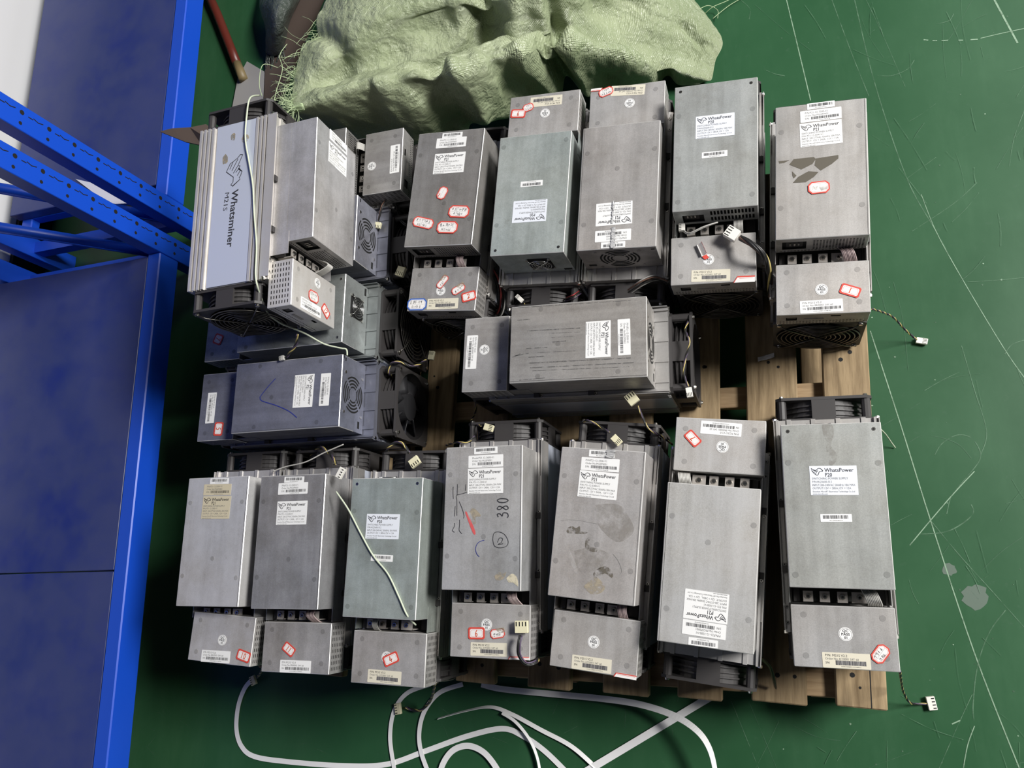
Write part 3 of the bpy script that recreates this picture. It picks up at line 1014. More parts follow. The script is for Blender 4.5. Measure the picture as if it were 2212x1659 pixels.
DECALS=[
 ('A','p','rating21',0.0034,0.0476,0.2,0.0605,0.0405),
 ('A','p','serial',0.0023,0.0887,-0.8,0.0595,0.02),
 ('A','p','bar',0.0028,0.1035,-0.7,0.04,0.0105),
 ('B','p','rating20',-0.0003,0.0338,-0.3,0.061,0.0405),
 ('B','p','bar',0.0,-0.0176,0.2,0.04,0.0105),
 ('C','p','rating21',0.0051,0.0507,1.0,0.0605,0.0405),
 ('C','p','serial',0.0052,0.0896,0.7,0.0595,0.02),
 ('C','p','bar',0.0042,0.1058,0.3,0.04,0.0105),
 ('D','p','rating20',-0.0003,0.0328,0.0,0.061,0.0405),
 ('D','p','bar',-0.0006,-0.0181,-0.1,0.04,0.0105),
 ('E','p','rating21',0.0005,0.0596,1.6,0.0605,0.0405),
 ('E','p','serial',0.0006,0.0913,1.1,0.0595,0.02),
 ('E','p','bar',0.0009,0.1081,1.2,0.04,0.0105),
 ('E','p','stk_worn',-0.0035,-0.0314,2.3,0.0307,0.0202),
 ('E','p','stain_dark',[(-0.0612,0.0187),(-0.045,0.0189),(-0.0531,0.0148),(-0.0601,0.0145)]),
 ('E','p','stain_dark',[(-0.0456,0.0112),(-0.0389,0.0199),(-0.01,0.0204),(-0.0071,0.0166),(-0.0121,0.0089),(-0.028,0.0012)]),
 ('E','p','stain_dark',[(-0.0071,0.0177),(0.0248,0.0202),(0.0247,0.0144),(0.0153,0.0061),(-0.0005,-0.0034),(-0.0092,0.0063)]),
 ('E','p','stain_dark',[(-0.0416,-0.0005),(-0.0351,-0.0086),(-0.0391,-0.0129),(-0.041,-0.008)]),
 ('E','p','stain_dark',[(-0.0405,-0.0202),(-0.0331,-0.0111),(-0.0182,-0.0028),(-0.0034,-0.0052),(-0.0104,-0.0133),(-0.0222,-0.0209)]),
 ('F','p','rating21',0.0003,0.0349,-0.1,0.0605,0.0405),
 ('F','p','serial',-0.0004,0.0766,0.8,0.0595,0.02),
 ('F','c','cserial',-0.0046,-0.0258,-0.9,0.0603,0.02),
 ('F','c','qc',-0.0076,-0.0025,0,0.018,0.018),
 ('F','p','scuff',[(-0.022,-0.0834),(-0.0205,0.0056)]),
 ('F','p','scuff',[(-0.0153,-0.0462),(-0.0136,0.0057)]),
 ('F','p','scuff',[(-0.008,-0.0421),(-0.0072,-0.002)]),
 ('F','p','scuff',[(0.0081,-0.0846),(0.0084,-0.0487)]),
 ('F','p','scuff',[(0.0233,-0.0802),(0.023,-0.0524)]),
 ('F','p','scuff',[(0.0331,-0.0819),(0.0343,0.0867)]),
 ('F','p','scuff',[(0.0412,-0.0777),(0.0422,0.0921)]),
 ('F','p','scuff',[(0.0464,-0.0736),(0.0484,0.0847)]),
 ('F','p','scuff',[(-0.0641,-0.1132),(-0.0605,0.0966)]),
 ('F','p','scuff',[(0.0216,-0.1085),(0.0164,-0.0945)]),
 ('F','p','scuff',[(0.0198,-0.1045),(0.0163,-0.0804)]),
 ('F','p','scuff',[(0.0161,-0.0684),(0.0173,-0.0017)]),
 ('F','p','scuff',[(-0.0,-0.041),(-0.0004,-0.0174)]),
 ('F','p','scuff',[(0.061,-0.0952),(0.0593,-0.0516)]),
 ('F','p','scuff',[(-0.0417,-0.1023),(-0.042,-0.0799)]),
 ('i','p','rating21',-0.004,0.0361,-0.8,0.0605,0.0405),
 ('i','p','serial',-0.0032,0.0801,-0.9,0.0595,0.02),
 ('i','c','cserial',0.0019,-0.0155,-0.5,0.0603,0.02),
 ('i','c','stk_5',0.0444,0.0073,-4.1,0.0264,0.0201),
 ('i','p','ink_blue',[(-0.0318,-0.025),(-0.0187,-0.0386),(-0.0021,-0.0532),(0.0025,-0.055),(0.0088,-0.0495),(0.0191,-0.0191),(0.0314,0.0084),(0.0445,0.0264)]),
 ('ii','c','stk_7',0.0217,-0.0125,-22.0,0.0215,0.0207),
 ('G','p','rating21',0.0029,0.0683,0.0,0.0605,0.0405),
 ('G','p','serial',0.0037,0.1032,0.0,0.0595,0.02),
 ('G','c','cserial',-0.0091,-0.0264,0.0,0.0603,0.02),
 ('G','c','stk_12',0.0355,-0.0179,-36.6,0.0256,0.0175),
 ('G','c','stk_h1',-0.0035,-0.0048,2.2,0.0297,0.0204),
 ('G','c','qc',0.0078,0.0239,0,0.018,0.018),
 ('iv','c','cserial',0.001,-0.0256,0.6,0.0603,0.02),
 ('iv','c','qc',-0.0061,0.0239,0,0.018,0.018),
 ('K1','p','bar',0.0024,0.1056,-1.2,0.04,0.0105),
 ('K1','p','serial',-0.0003,0.0901,-1.0,0.0595,0.02),
 ('K1','p','rating21',0.0007,0.0583,-0.9,0.0605,0.0405),
 ('K1','c','cserial',-0.0074,-0.0305,2.4,0.0603,0.02),
 ('K1','c','stk_10',0.051,-0.024,-11.8,0.0279,0.0179),
 ('K1','c','qc',0.0018,-0.0022,0,0.018,0.018),
 ('K2','p','bar',0.003,0.1045,-1.3,0.04,0.0105),
 ('K2','p','serial',0.0018,0.0891,0.3,0.0595,0.02),
 ('K2','p','rating21',0.0029,0.0471,-0.1,0.0605,0.0405),
 ('K2','c','cserial',0.001,-0.0305,0.3,0.0603,0.02),
 ('K2','c','stk_11',-0.0135,-0.0031,-34.0,0.0247,0.0162),
 ('K3','p','rating20',-0.0029,0.0327,-0.4,0.061,0.0405),
 ('K3','p','bar',-0.0005,-0.0181,-1.4,0.04,0.0105),
 ('K3','c','cserial_old',-0.0053,-0.0287,-0.8,0.0603,0.02),
 ('K3','c','qc',-0.0035,0.0015,0,0.018,0.018),
 ('K3','c','stk_4',0.005,-0.0008,25.1,0.0275,0.0172),
 ('K4','p','bar',0.0033,0.1056,1.2,0.04,0.0105),
 ('K4','p','serial',0.0036,0.0882,0.8,0.0595,0.02),
 ('K4','p','rating21',0.0038,0.0567,0.7,0.0605,0.0405),
 ('K4','p','hand_380',0.0343,0.014,91.1,0.0292,0.0156),
 ('K4','p','ink_black',[(-0.0512,0.0483),(-0.0511,0.0385),(-0.0503,0.0289)]),
 ('K4','p','ink_black',[(-0.0438,0.0524),(-0.0438,0.0352)]),
 ('K4','p','ink_black',[(-0.0292,0.0521),(-0.0298,0.0414)]),
 ('K4','p','ink_black',[(-0.0263,0.0392),(-0.0357,0.0367),(-0.0449,0.0341),(-0.044,0.0256),(-0.0432,0.0021)]),
 ('K4','p','ink_black',[(-0.0399,0.0244),(-0.0343,0.0127),(-0.0308,0.002),(-0.0315,-0.0022)]),
 ('K4','p','ink_black',[(-0.0466,0.0171),(-0.0472,0.0011)]),
 ('K4','p','ink_black',[(-0.0468,-0.0095),(-0.0469,-0.0147),(-0.0499,-0.021),(-0.0463,-0.0242)]),
 ('K4','p','ink_black',[(-0.0383,-0.0042),(-0.038,-0.0127),(-0.0383,-0.0211),(-0.0336,-0.0263)]),
 ('K4','p','ink_blue',[(0.0046,-0.0364),(-0.0017,-0.038),(-0.0069,-0.0418),(-0.0098,-0.0496),(-0.0075,-0.0573),(-0.0031,-0.062)]),
 ('K4','p','ink_black',[(0.0188,-0.036),(0.0201,-0.0264),(0.0273,-0.0235),(0.0377,-0.0274),(0.0441,-0.0379),(0.0412,-0.0455),(0.0299,-0.0479),(0.0215,-0.0447),(0.0188,-0.036)]),
 ('K4','p','ink_black',[(0.0266,-0.0398),(0.0296,-0.0331),(0.0348,-0.0341),(0.0328,-0.0398),(0.0277,-0.0427),(0.0359,-0.0417)]),
 ('K4','p','stain_beige',[(0.0225,-0.0912),(0.0286,-0.0845),(0.0368,-0.0862),(0.0419,-0.0843),(0.037,-0.0947),(0.0268,-0.0977)]),
 ('K4','p','stain_cream',[(0.042,-0.0937),(0.0511,-0.0866),(0.0593,-0.0924),(0.0611,-0.1054),(0.0533,-0.1),(0.0462,-0.1001)]),
 ('K4','p','stain_red',[(-0.029,0.0062),(-0.0264,0.0075),(-0.011,-0.0224),(-0.0147,-0.0259)]),
 ('K4','p','stain_white',[(-0.026,0.0071),(-0.0189,0.0061),(-0.0165,-0.0028),(-0.0194,-0.0107)]),
 ('K4','p','stain_beige',[(-0.0222,0.0081),(-0.0159,0.014),(-0.0072,0.0079),(-0.0023,0.001),(-0.0112,-0.0009),(-0.0105,-0.0107),(-0.0184,-0.0107),(-0.0165,-0.0018)]),
 ('K4','c','cserial_old',-0.0013,-0.0275,1.0,0.0603,0.02),
 ('K4','c','stk_6',-0.022,-0.0042,1.9,0.0276,0.0182),
 ('K4','c','stk_torn',0.0132,-0.0032,9.7,0.0239,0.0145),
 ('K4','c','qc',-0.0057,0.0093,0,0.018,0.018),
 ('K4','c','stk_edge',0.0489,-0.0379,1.0,0.0334,0.0044),
 ('K5','p','bar',-0.0015,0.1055,0.4,0.04,0.0105),
 ('K5','p','serial',-0.0027,0.0886,0.2,0.0595,0.02),
 ('K5','p','rating21',-0.0033,0.0574,-1.0,0.0605,0.0405),
 ('K5','p','stain_grey',[(-0.0054,0.0273),(0.0213,0.0314),(0.0368,0.0272),(0.0537,0.0046),(0.0556,-0.0081),(0.0408,-0.0224),(0.0257,-0.0221),(0.0009,-0.0004)]),
 ('K5','p','stain_dark',[(-0.044,-0.0103),(-0.0373,-0.0077),(-0.0312,-0.01),(-0.0257,-0.0066),(-0.023,-0.0139),(-0.0133,-0.0144),(-0.0169,-0.017),(-0.0432,-0.0187)]),
 ('K5','p','stain_grey',[(-0.031,-0.0436),(-0.0036,-0.0361),(0.0217,-0.0426),(0.0172,-0.0559),(0.0069,-0.068),(-0.0214,-0.073)]),
 ('K5','p','stain_dark',[(0.0008,-0.0741),(0.0067,-0.0662),(0.0195,-0.0611),(0.0296,-0.069),(0.0293,-0.0766),(0.0185,-0.0712),(0.0051,-0.08)]),
 ('K5','p','stain_beige',[(-0.0118,-0.0938),(-0.0014,-0.0817),(0.0078,-0.0788),(0.0201,-0.09),(0.0153,-0.0995),(0.0005,-0.1031)]),
 ('K5','p','stain_dark',[(-0.0151,-0.0262),(-0.0097,-0.0219),(-0.0066,-0.0346),(0.0041,-0.0362),(0.0027,-0.0419),(-0.0129,-0.0399)]),
 ('K5','p','stain_white',[(-0.0452,-0.0386),(-0.0401,-0.0399),(-0.0214,-0.073),(-0.0291,-0.073)]),
 ('K5','p','ink_grey',[(0.0283,-0.0419),(0.0376,-0.0519),(0.0434,-0.0666),(0.0358,-0.0755)]),
 ('K5','p','ink_grey',[(-0.0559,-0.0),(-0.0344,0.0023),(-0.0147,0.001),(0.0009,-0.0004)]),
 ('K5','c','qc',-0.0014,0.002,0,0.018,0.018),
 ('K5','c','cserial_old',-0.0019,-0.0297,0.9,0.0603,0.02),
 ('K5','c','stk_edge',0.0497,-0.0387,-0.6,0.0332,0.0061),
 ('K6','c','cserial',-0.0014,-0.0261,-2.3,0.0603,0.02),
 ('K6','c','stk_7',0.0394,-0.0089,-45.8,0.0256,0.0155),
 ('K6','c','qc',-0.0047,0.0016,0,0.018,0.018),
 ('K6','p','rating21',0.0009,0.0572,-1.2,0.0605,0.0405),
 ('K6','p','serial',0.0019,0.0886,-0.7,0.0595,0.02),
 ('K6','p','bar',0.0021,0.1064,0.5,0.04,0.0105),
 ('K7','p','rating20',-0.0002,0.0324,-0.2,0.061,0.0405),
 ('K7','p','bar',-0.0005,-0.019,0.3,0.04,0.0105),
 ('K7','c','qc',0.0021,0.0044,0,0.018,0.018),
 ('K7','c','cserial_old',0.0007,-0.0301,0.3,0.0603,0.02),
 ('K7','c','stk_h2',0.0437,-0.0189,52.9,0.0254,0.0174),
 ('K7','p','stain_grey',[(-0.0102,0.1116),(0.0028,0.1111),(0.0046,0.0968),(-0.0002,0.0808),(0.0072,0.0676),(0.0018,0.0548),(-0.0047,0.0549),(-0.0027,0.0709),(-0.0072,0.073),(-0.0062,0.087),(-0.0093,0.0973)]),
 ('A','c','qc',-0.0038,-0.0034,0,0.018,0.018),
 ('A','c','cserial_old',0.003,-0.028,1.4,0.0603,0.02),
 ('A','c','stk_blue',-0.0472,-0.0289,0.5,0.0384,0.0226),
 ('A','c','stk_2',0.0522,-0.0151,14.9,0.0268,0.0176),
 ('A','c','stk_torn',-0.0021,0.0132,54.6,0.0271,0.0128),
 ('A','c','stk_torn',0.0307,-0.0013,32.8,0.0265,0.0148),
 ('A','p','stk_h3',-0.0024,-0.0114,66.5,0.0249,0.018),
 ('A','p','stk_h1',0.0344,-0.0496,-5.1,0.0402,0.0233),
 ('A','p','stk_h2',-0.0328,-0.0675,-14.5,0.042,0.0201),
 ('A','p','stk_h4',0.0156,-0.0787,-3.9,0.0406,0.0231),
 ('B','c','cserial_old',-0.0031,-0.025,-1.2,0.0603,0.02),
 ('B','c','stk_9',0.0486,-0.0056,-6.4,0.0287,0.0174),
 ('B','c','stk_h4',0.0302,-0.0158,16.3,0.0204,0.0154),
 ('B','c','qc',-0.0029,-0.0003,0,0.018,0.018),
 ('C','c','cserial_old',-0.0013,-0.0305,-5.1,0.0603,0.02),
 ('C','c','stk_h4',0.0378,-0.0328,17.8,0.0261,0.0164),
 ('C','c','qc',-0.0052,-0.0047,0,0.018,0.018),
 ('C','c','stk_edge',0.0547,-0.0393,-1.8,0.0207,0.0056),
 ('D','c','cserial_old',-0.0032,-0.028,-1.5,0.0603,0.02),
 ('D','c','qc',-0.0068,-0.0004,0,0.018,0.018),
 ('D','c','stk_edge',0.0482,-0.0374,-0.7,0.0318,0.0106),
 ('E','c','cserial',-0.0018,-0.0289,1.4,0.0603,0.02),
 ('E','c','qc',-0.0008,-0.0024,0,0.018,0.018),
 ('E','c','stk_1',0.039,-0.0063,-21.4,0.0285,0.0165),
 ('G','side','logo',[(0.0949,0.0874),(0.09,0.0885),(0.0847,0.0828),(0.0761,0.0777),(0.0698,0.0745),(0.0627,0.0599),(0.0784,0.0466),(0.0783,0.0376),(0.0743,0.0323),(0.0781,0.0293),(0.0927,0.0398),(0.0908,0.044),(0.093,0.0458),(0.0957,0.0544),(0.0871,0.0615)]),
 ('G','side','logo',[(0.0949,0.0874),(0.0866,0.0678),(0.0908,0.0661),(0.0886,0.062),(0.0957,0.0544)]),
 ('G','side','logo',[(0.0856,0.081),(0.0742,0.0597)]),
 ('G','side','logo',[(0.0754,0.0763),(0.0698,0.0637)]),
 ('G','side','logo',[(0.0866,0.0678),(0.0778,0.0544)]),
 ('G','side','logo',[(0.0895,0.0618),(0.0827,0.0549)]),
 ('G','side','logo',[(0.0922,0.0574),(0.0864,0.048)]),
 ('G','side','Whatsminer',[(0.0835,0.0214),(0.0804,-0.0863)]),
 ('G','side','M21S',[(0.0674,0.0201),(0.0653,-0.0154)]),
 ('G','side','plateTL',[(0.0378,0.1221),(0.1257,0.1113)]),
 ('G','side','plateBR',[(0.0448,-0.1197),(0.1166,-0.1316)]),
]

# object colour (the plating of each machine) and which power supply it has
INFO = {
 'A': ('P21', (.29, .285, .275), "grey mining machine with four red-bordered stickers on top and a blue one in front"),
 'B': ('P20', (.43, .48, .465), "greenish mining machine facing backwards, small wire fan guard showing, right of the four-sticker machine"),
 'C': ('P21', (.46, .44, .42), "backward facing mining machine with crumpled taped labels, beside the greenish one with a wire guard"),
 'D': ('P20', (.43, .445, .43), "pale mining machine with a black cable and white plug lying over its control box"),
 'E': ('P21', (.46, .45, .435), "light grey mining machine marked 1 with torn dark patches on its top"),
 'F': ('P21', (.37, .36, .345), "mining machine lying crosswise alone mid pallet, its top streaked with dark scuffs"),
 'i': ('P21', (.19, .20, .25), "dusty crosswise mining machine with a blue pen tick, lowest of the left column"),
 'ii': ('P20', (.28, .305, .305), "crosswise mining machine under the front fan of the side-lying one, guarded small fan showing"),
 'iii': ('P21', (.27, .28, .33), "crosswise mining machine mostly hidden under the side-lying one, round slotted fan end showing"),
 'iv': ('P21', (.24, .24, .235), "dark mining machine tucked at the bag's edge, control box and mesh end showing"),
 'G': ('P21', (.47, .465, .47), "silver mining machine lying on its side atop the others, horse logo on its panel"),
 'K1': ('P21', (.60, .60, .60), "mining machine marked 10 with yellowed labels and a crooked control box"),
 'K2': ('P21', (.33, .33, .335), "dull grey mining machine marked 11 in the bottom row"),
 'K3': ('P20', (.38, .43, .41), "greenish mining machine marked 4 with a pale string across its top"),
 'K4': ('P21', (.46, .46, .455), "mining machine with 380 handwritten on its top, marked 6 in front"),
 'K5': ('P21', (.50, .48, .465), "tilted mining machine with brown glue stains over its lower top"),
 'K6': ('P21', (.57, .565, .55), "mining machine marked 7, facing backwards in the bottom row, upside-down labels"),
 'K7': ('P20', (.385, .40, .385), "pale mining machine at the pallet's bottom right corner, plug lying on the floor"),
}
GROUP = 'used mining machines on the pallet'
PSU = {'P21': psu_mesh('P21'), 'P20': psu_mesh('P20')}
PG = psu_guard()
CTRL, BODY, PLATE = control_mesh(), body_mesh(), side_plate_mesh()
RAILS = (rail_mesh(1), rail_mesh(-1))
FAN, BLADES, GUARD = fan_frame_mesh(), fan_blades_mesh(), guard_mesh()
BUS = busbar_mesh(3)
LAB = {}
def label_mesh(kind, n):
    yellow = n == 'K1'
    seed = sum(map(ord, n))
    key = (kind, n)
    if kind == 'rating21':
        key = (kind, yellow)
    elif kind in ('rating20', 'qc'):
        key = kind
    if key in LAB:
        return LAB[key]
    if kind == 'rating21':
        me = rating_label('21', 'paper_yellow' if yellow else 'paper')
    elif kind == 'rating20':
        me = rating_label('20', 'paper_blue')
    elif kind == 'serial':
        me = serial_label('paper_yellow' if yellow else 'paper', seed, 'Model:P21-12-3600-V1' if n == 'K4' else 'P/N:P21-12-3300-V1')
    elif kind == 'bar':
        me = bar_label('paper', seed + 5)
    elif kind.startswith('cserial'):
        me = control_label(kind.endswith('old'), seed + 11)
    else:
        me = qc_sticker()
    LAB[key] = me
    return me
NAMES = {'rating21': 'rating_label', 'rating20': 'rating_label', 'serial': 'serial_label', 'bar': 'barcode_label', 'cserial': 'serial_label', 'cserial_old': 'serial_label', 'qc': 'pass_sticker'}

MACH = {}
def machine_matrix(n):
    x, y, z, a = POSES[n]
    m = Matrix.Translation((x, y, z)) @ Matrix.Rotation(math.radians(a), 4, 'Z')
    if n == 'G':                          # lies on its side
        m = m @ Matrix(((0, 0, 1, 0), (0, 1, 0, 0), (-1, 0, 0, 0), (0, 0, 0, 1)))
    return m

def build_machine(n):
    kind, tint, label = INFO[n]
    M = machine_matrix(n)
    root = empty('mining_machine', M, label, 'computer', GROUP)
    MACH[n] = (root, M)
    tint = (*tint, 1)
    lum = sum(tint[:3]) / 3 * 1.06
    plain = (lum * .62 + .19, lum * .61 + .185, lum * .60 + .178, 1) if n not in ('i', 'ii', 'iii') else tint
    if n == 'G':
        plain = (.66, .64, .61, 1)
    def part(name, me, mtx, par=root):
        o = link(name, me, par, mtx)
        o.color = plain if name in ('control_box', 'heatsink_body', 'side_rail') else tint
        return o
    body = part('heatsink_body', BODY, Matrix.Identity(4))
    part('side_plate', PLATE, Matrix.Identity(4))
    part('side_plate', PLATE, Matrix.Rotation(math.pi, 4, 'Z'))
    for r in RAILS:
        part('side_rail', r, Matrix.Identity(4))
    for sgn in (1, -1):
        f = part('cooling_fan', FAN, Matrix.Translation((0, sgn * (BL + 0.0005), 0.0735)) @ Matrix.Rotation(0 if sgn > 0 else math.pi, 4, 'Z'))
        part('fan_blades', BLADES, Matrix.Rotation(random.uniform(0, 1), 4, 'Y'), f)
        if sgn < 0 or n in ('ii', 'iii'):
            part('finger_guard', GUARD, Matrix.Identity(4), f)
    psu = part('power_supply', PSU[kind], Matrix.Translation((0, 0.021, CHZ + PHH)))
    if kind == 'P20':
        part('finger_guard', PG, Matrix.Identity(4), psu)
    cx, cy, ca = CONTROLS[n]
    ctl = part('control_box', CTRL, TR(cx, cy, CHZ + CHH, ca))
    part('terminal_block', BUS, Matrix.Identity(4))
    ink = {'p': MB(), 'c': MB(), 'side': MB()}
    lay = {}
    for d in DECALS:
        if d[0] != n:
            continue
        par = psu if d[1] == 'p' else ctl
        if isinstance(d[3], (tuple, list)):
            if d[1] == 'side':
                continue
            b = ink[d[1]]
            k = d[2]
            if k.startswith('stain'):
                pts = [(q.x, q.y) for q in spline([(p[0], p[1], 0) for p in d[3] + d[3][:1]], 3)][:-1] if n != 'E' else [tuple(p) for p in d[3]]
                zz = 0.0002 + 0.00002 * (len(b.v) % 9)
                b.mesh([(p[0], p[1], zz) for p in pts], [tuple(range(len(pts)))], 'stain_torn' if n == 'E' else k)
            elif k == 'scuff':
                b.stroke([(p.x, p.y) for p in spline([(q[0], q[1], 0) for q in d[3]], 6)], random.Random(len(b.v)).uniform(.0006, .0019), 0.0002, 'scuff')
            else:
                b.stroke([(p.x, p.y) for p in spline([(q[0], q[1], 0) for q in d[3]], 6)], 0.0015 if n == 'i' else 0.0009 if k != 'ink_grey' else .0007, 0.00045, 'ink_faint' if k == 'ink_grey' else k if k != 'ink_black' else 'ink')
            continue
        kd = d[2]
        if kd == 'hand_380':
            digits_at = TR(d[3], d[4], 0.0001, d[5])
            hm = MB()
            digits(hm, '380', 0, 0, 0.0182, 0.0015, 'ink')
            part('surface_marks', hm.data('surface_marks'), digits_at, par)
            continue
        k = lay.get(d[1], 0)
        lay[d[1]] = k + 1
        z = 0.0001 + 0.00006 * k + (0.0006 if kd.startswith('stk') else 0)
        if kd.startswith('stk_'):
            me = hand_sticker(kd[4:], d[6], d[7], sum(map(ord, n)) + k)
            o = part(me.name.split('.')[0], me, TR(d[3], d[4], z, d[5]), par)
        else:
            o = part(NAMES[kd], label_mesh(kd, n), TR(d[3], d[4], z, d[5]), par)
    for k, par in (('p', psu), ('c', ctl)):
        if ink[k].v:
            part('surface_marks', ink[k].data('surface_marks'), Matrix.Identity(4), par)
    return root, psu, ctl, body, part

KEEP = {}
for n in POSES:
    KEEP[n] = build_machine(n)

# side panel writing of the machine lying on its side
def side_writing():
    root, psu, ctl, body, part = KEEP['G']
    side = [o for o in root.children if o.name.startswith('side_plate')][0]
    # plate frame: u = local z, v = local y, outward = -x
    F = Matrix(((0, 0, -1, -0.0734), (0, 1, 0, 0), (1, 0, 0, 0), (0, 0, 0, 1)))
    m = MB()
    for d in DECALS:
        if d[1] == 'side' and d[2] == 'logo':
            m.stroke(d[3], 0.0013, 0.0001, 'ink')
    for w, size in (('Whatsminer', 0.0185), ('M21S', 0.0125)):
        a, b = [d[3] for d in DECALS if d[2] == w][0]
        ln = math.hypot(b[0] - a[0], b[1] - a[1])
        ang = math.atan2(b[1] - a[1], b[0] - a[0])
        R = Matrix.Translation((a[0], a[1], 0)) @ Matrix.Rotation(ang, 4, 'Z')
        R = R @ Matrix.Translation((0, -size * 0.30, 0))
        bo = .016 if size > .015 else .0
        wd = glyphs(w, bo)[2] * size
        m.text(w, 0, 0, size, 'ink', 0.0001, sx=ln / wd, M=R, bold=bo)
    r = random.Random(4)
    for x, y, s in ((0.058, 0.086, 0.008), (0.098, 0.119, 0.008), (0.072, 0.128, 0.007)):
        m.slab([(x + s * math.cos(a) * r.uniform(.6, 1), y + 1.5 * s * math.sin(a) * r.uniform(.6, 1)) for a in [k * .52 for k in range(12)]], -0.0001, 0.00004, 'stain_beige')
    part('panel_print', m.data('panel_print'), F, side)
side_writing()

# ribbon cables across the gap between power supply and control box
for n, (x0, k, mt, lift, sh) in {'A': (.018, 7, 'ribbon', .006, .006), 'C': (.02, 7, 'ribbon', .002, 0), 'D': (.028, 7, 'ribbon_grey', .008, .0), 'E': (.024, 9, 'ribbon', .010, .010),
                                 'G': (.018, 8, 'ribbon_grey', .022, .004), 'K2': (.016, 8, 'ribbon', .010, .010), 'K4': (.026, 8, 'ribbon', .010, .012), 'K5': (.032, 7, 'ribbon', .006, .004),
                                 'K6': (.034, 9, 'ribbon_grey', .012, .006), 'K7': (.026, 9, 'ribbon_grey', .012, .010), 'F': (.02, 7, 'ribbon_grey', .004, 0), 'K3': (-.03, 5, 'ribbon_grey', .008, .0), 'iv': (.03, 7, 'ribbon_grey', .02, .004)}.items():
    KEEP[n][4]('ribbon_cable', ribbon_mesh(x0, k, mt, lift, sh), Matrix.Identity(4))

# fan cables with their plugs
WCOL = ('wire_black', 'wire_yellow', 'wire_purple', 'wire_black', 'wire_red')
def cable(n, pts, plug=None, wires=4, r=0.0009, spread=0.0022, twist=26.0, cols=WCOL, plug_mat='connector_cream', plug_size=(.0175, .0115, .0065), turn=0.0):
    root, M = MACH[n]
    inv = M.inverted()
    raw = spline([P(*p) for p in pts], 12)
    path = [raw[0]]
    for p in raw[1:]:
        if (p - path[-1]).length > .0022:
            path.append(p)
    m = MB()
    L = 0.0
    acc = [0.0]
    for a, b in zip(path, path[1:]):
        L += (b - a).length
        acc.append(L)
    for w in range(wires):
        q = []
        for i, p in enumerate(path):
            d = (path[min(i + 1, len(path) - 1)] - path[max(i - 1, 0)]).normalized()
            x = d.cross(Vector((0, 0, 1)))
            x = x.normalized() if x.length > 1e-4 else Vector((1, 0, 0))
            y = d.cross(x)
            a = 2 * math.pi * (w / wires + acc[i] * twist)
            q.append(inv @ (p + (x * math.cos(a) + y * math.sin(a)) * spread * .5))
        m.tube(q, r, cols[w % len(cols)], 5)
    o = KEEP[n][4]('fan_cable', m.data('fan_cable'), Matrix.Identity(4))
    if plug:
        c = P(*plug)
        d = c - path[-1]
        ang = math.atan2(d.y, d.x) + math.radians(turn)
        l, w, h = plug_size
        b = MB()
        R = inv @ Matrix.Translation(c) @ Matrix.Rotation(ang, 4, 'Z')
        b.bbox(-l / 2, l / 2, -w / 2, w / 2, -h / 2, h / 2, .0006, plug_mat, None, None, R)
        for k in range(4):
            y = -w * .36 + w * .24 * k
            b.box(l * .05, l * .42, y - w * .04, y + w * .04, h / 2, h / 2 + .0002, 'dark', R)
        KEEP[n][4]('plug', b.data('plug'), Matrix.Identity(4), o)
    return o

W2 = (.012, .022, .008)
cable('E', [(1884, 668, .27), (1905, 674, .20), (1930, 686, .12), (1955, 712, .05), (1981, 735, .007)], (1991, 737, .006), 3, plug_mat='connector_white', plug_size=(.019, .011, .007))
cable('K7', [(1944, 1450, .30), (1947, 1474, .20), (1953, 1498, .09), (1968, 1519, .02), (2004, 1520, .006)], (2012, 1519, .006), 4, plug_mat='connector_white', plug_size=(.013, .021, .008))
cable('D', [(1664, 640, .25), (1662, 590, .32), (1650, 552, .36), (1625, 528, .370), (1600, 514, .356)], (1581, 505, .352), 6, .0022, .0055, 6, ('wire_black', 'wire_black', 'wire_yellow', 'wire_black', 'wire_brown', 'wire_black'), 'connector_white', (.021, .019, .010))
cable('D', [(1478, 500, .335), (1490, 504, .345), (1520, 490, .35), (1550, 480, .345)], (1473, 492, .335), 3, .0011, .002, 3, ('ribbon_grey', 'wire_black', 'ribbon_grey'), 'connector_white', (.010, .012, .008), 0)
cable('K4', [(1158, 1418, .27), (1160, 1428, .33), (1138, 1434, .345), (1122, 1415, .352), (1121, 1392, .356), (1125, 1372, .352)], (1127, 1354, .346), 5, .0013, .004, 1.6, ('wire_red', 'wire_yellow', 'wire_black', 'wire_black', 'wire_purple'), plug_size=(.018, .021, .007))
cable('K4', [(1029, 862, .16), (1027, 890, .17), (1018, 912, .24), (1040, 920, .292)], (1056, 924, .296), 4)
cable('K4', [(964, 962, .23), (985, 956, .29), (1008, 955, .30), (1027, 942, .29)], None, 4)
cable('K5', [(1262, 930, .22), (1264, 909, .288), (1288, 916, .292), (1318, 936, .294)], (1332, 951, .297), 4)
cable('K6', [(1452, 960, .20), (1425, 940, .27), (1400, 925, .29), (1388, 900, .29), (1377, 876, .29)], (1365, 861, .292), 4, plug_size=(.020, .018, .007))
cable('F', [(1487, 692, .27), (1481, 715, .29), (1490, 742, .295), (1480, 775, .29), (1478, 810, .285), (1487, 836, .28)], (1489, 848, .278), 4, plug_mat='connector_white', plug_size=(.016, .010, .007))
cable('ii', [(860, 820, .22), (841, 808, .27), (843, 787, .285), (866, 782, .285), (892, 792, .27), (920, 778, .22)], (932, 768, .20), 4, .0011, .0028)
cable('iii', [(886, 552, .22), (882, 566, .26), (874, 577, .28)], (866, 587, .285), 4, plug_size=(.019, .017, .008))
cable('K3', [(836, 985, .24), (838, 968, .288), (852, 957, .295), (870, 958, .296), (885, 980, .294)], (896, 998, .294), 4, .0012, .003, plug_size=(.016, .019, .007))
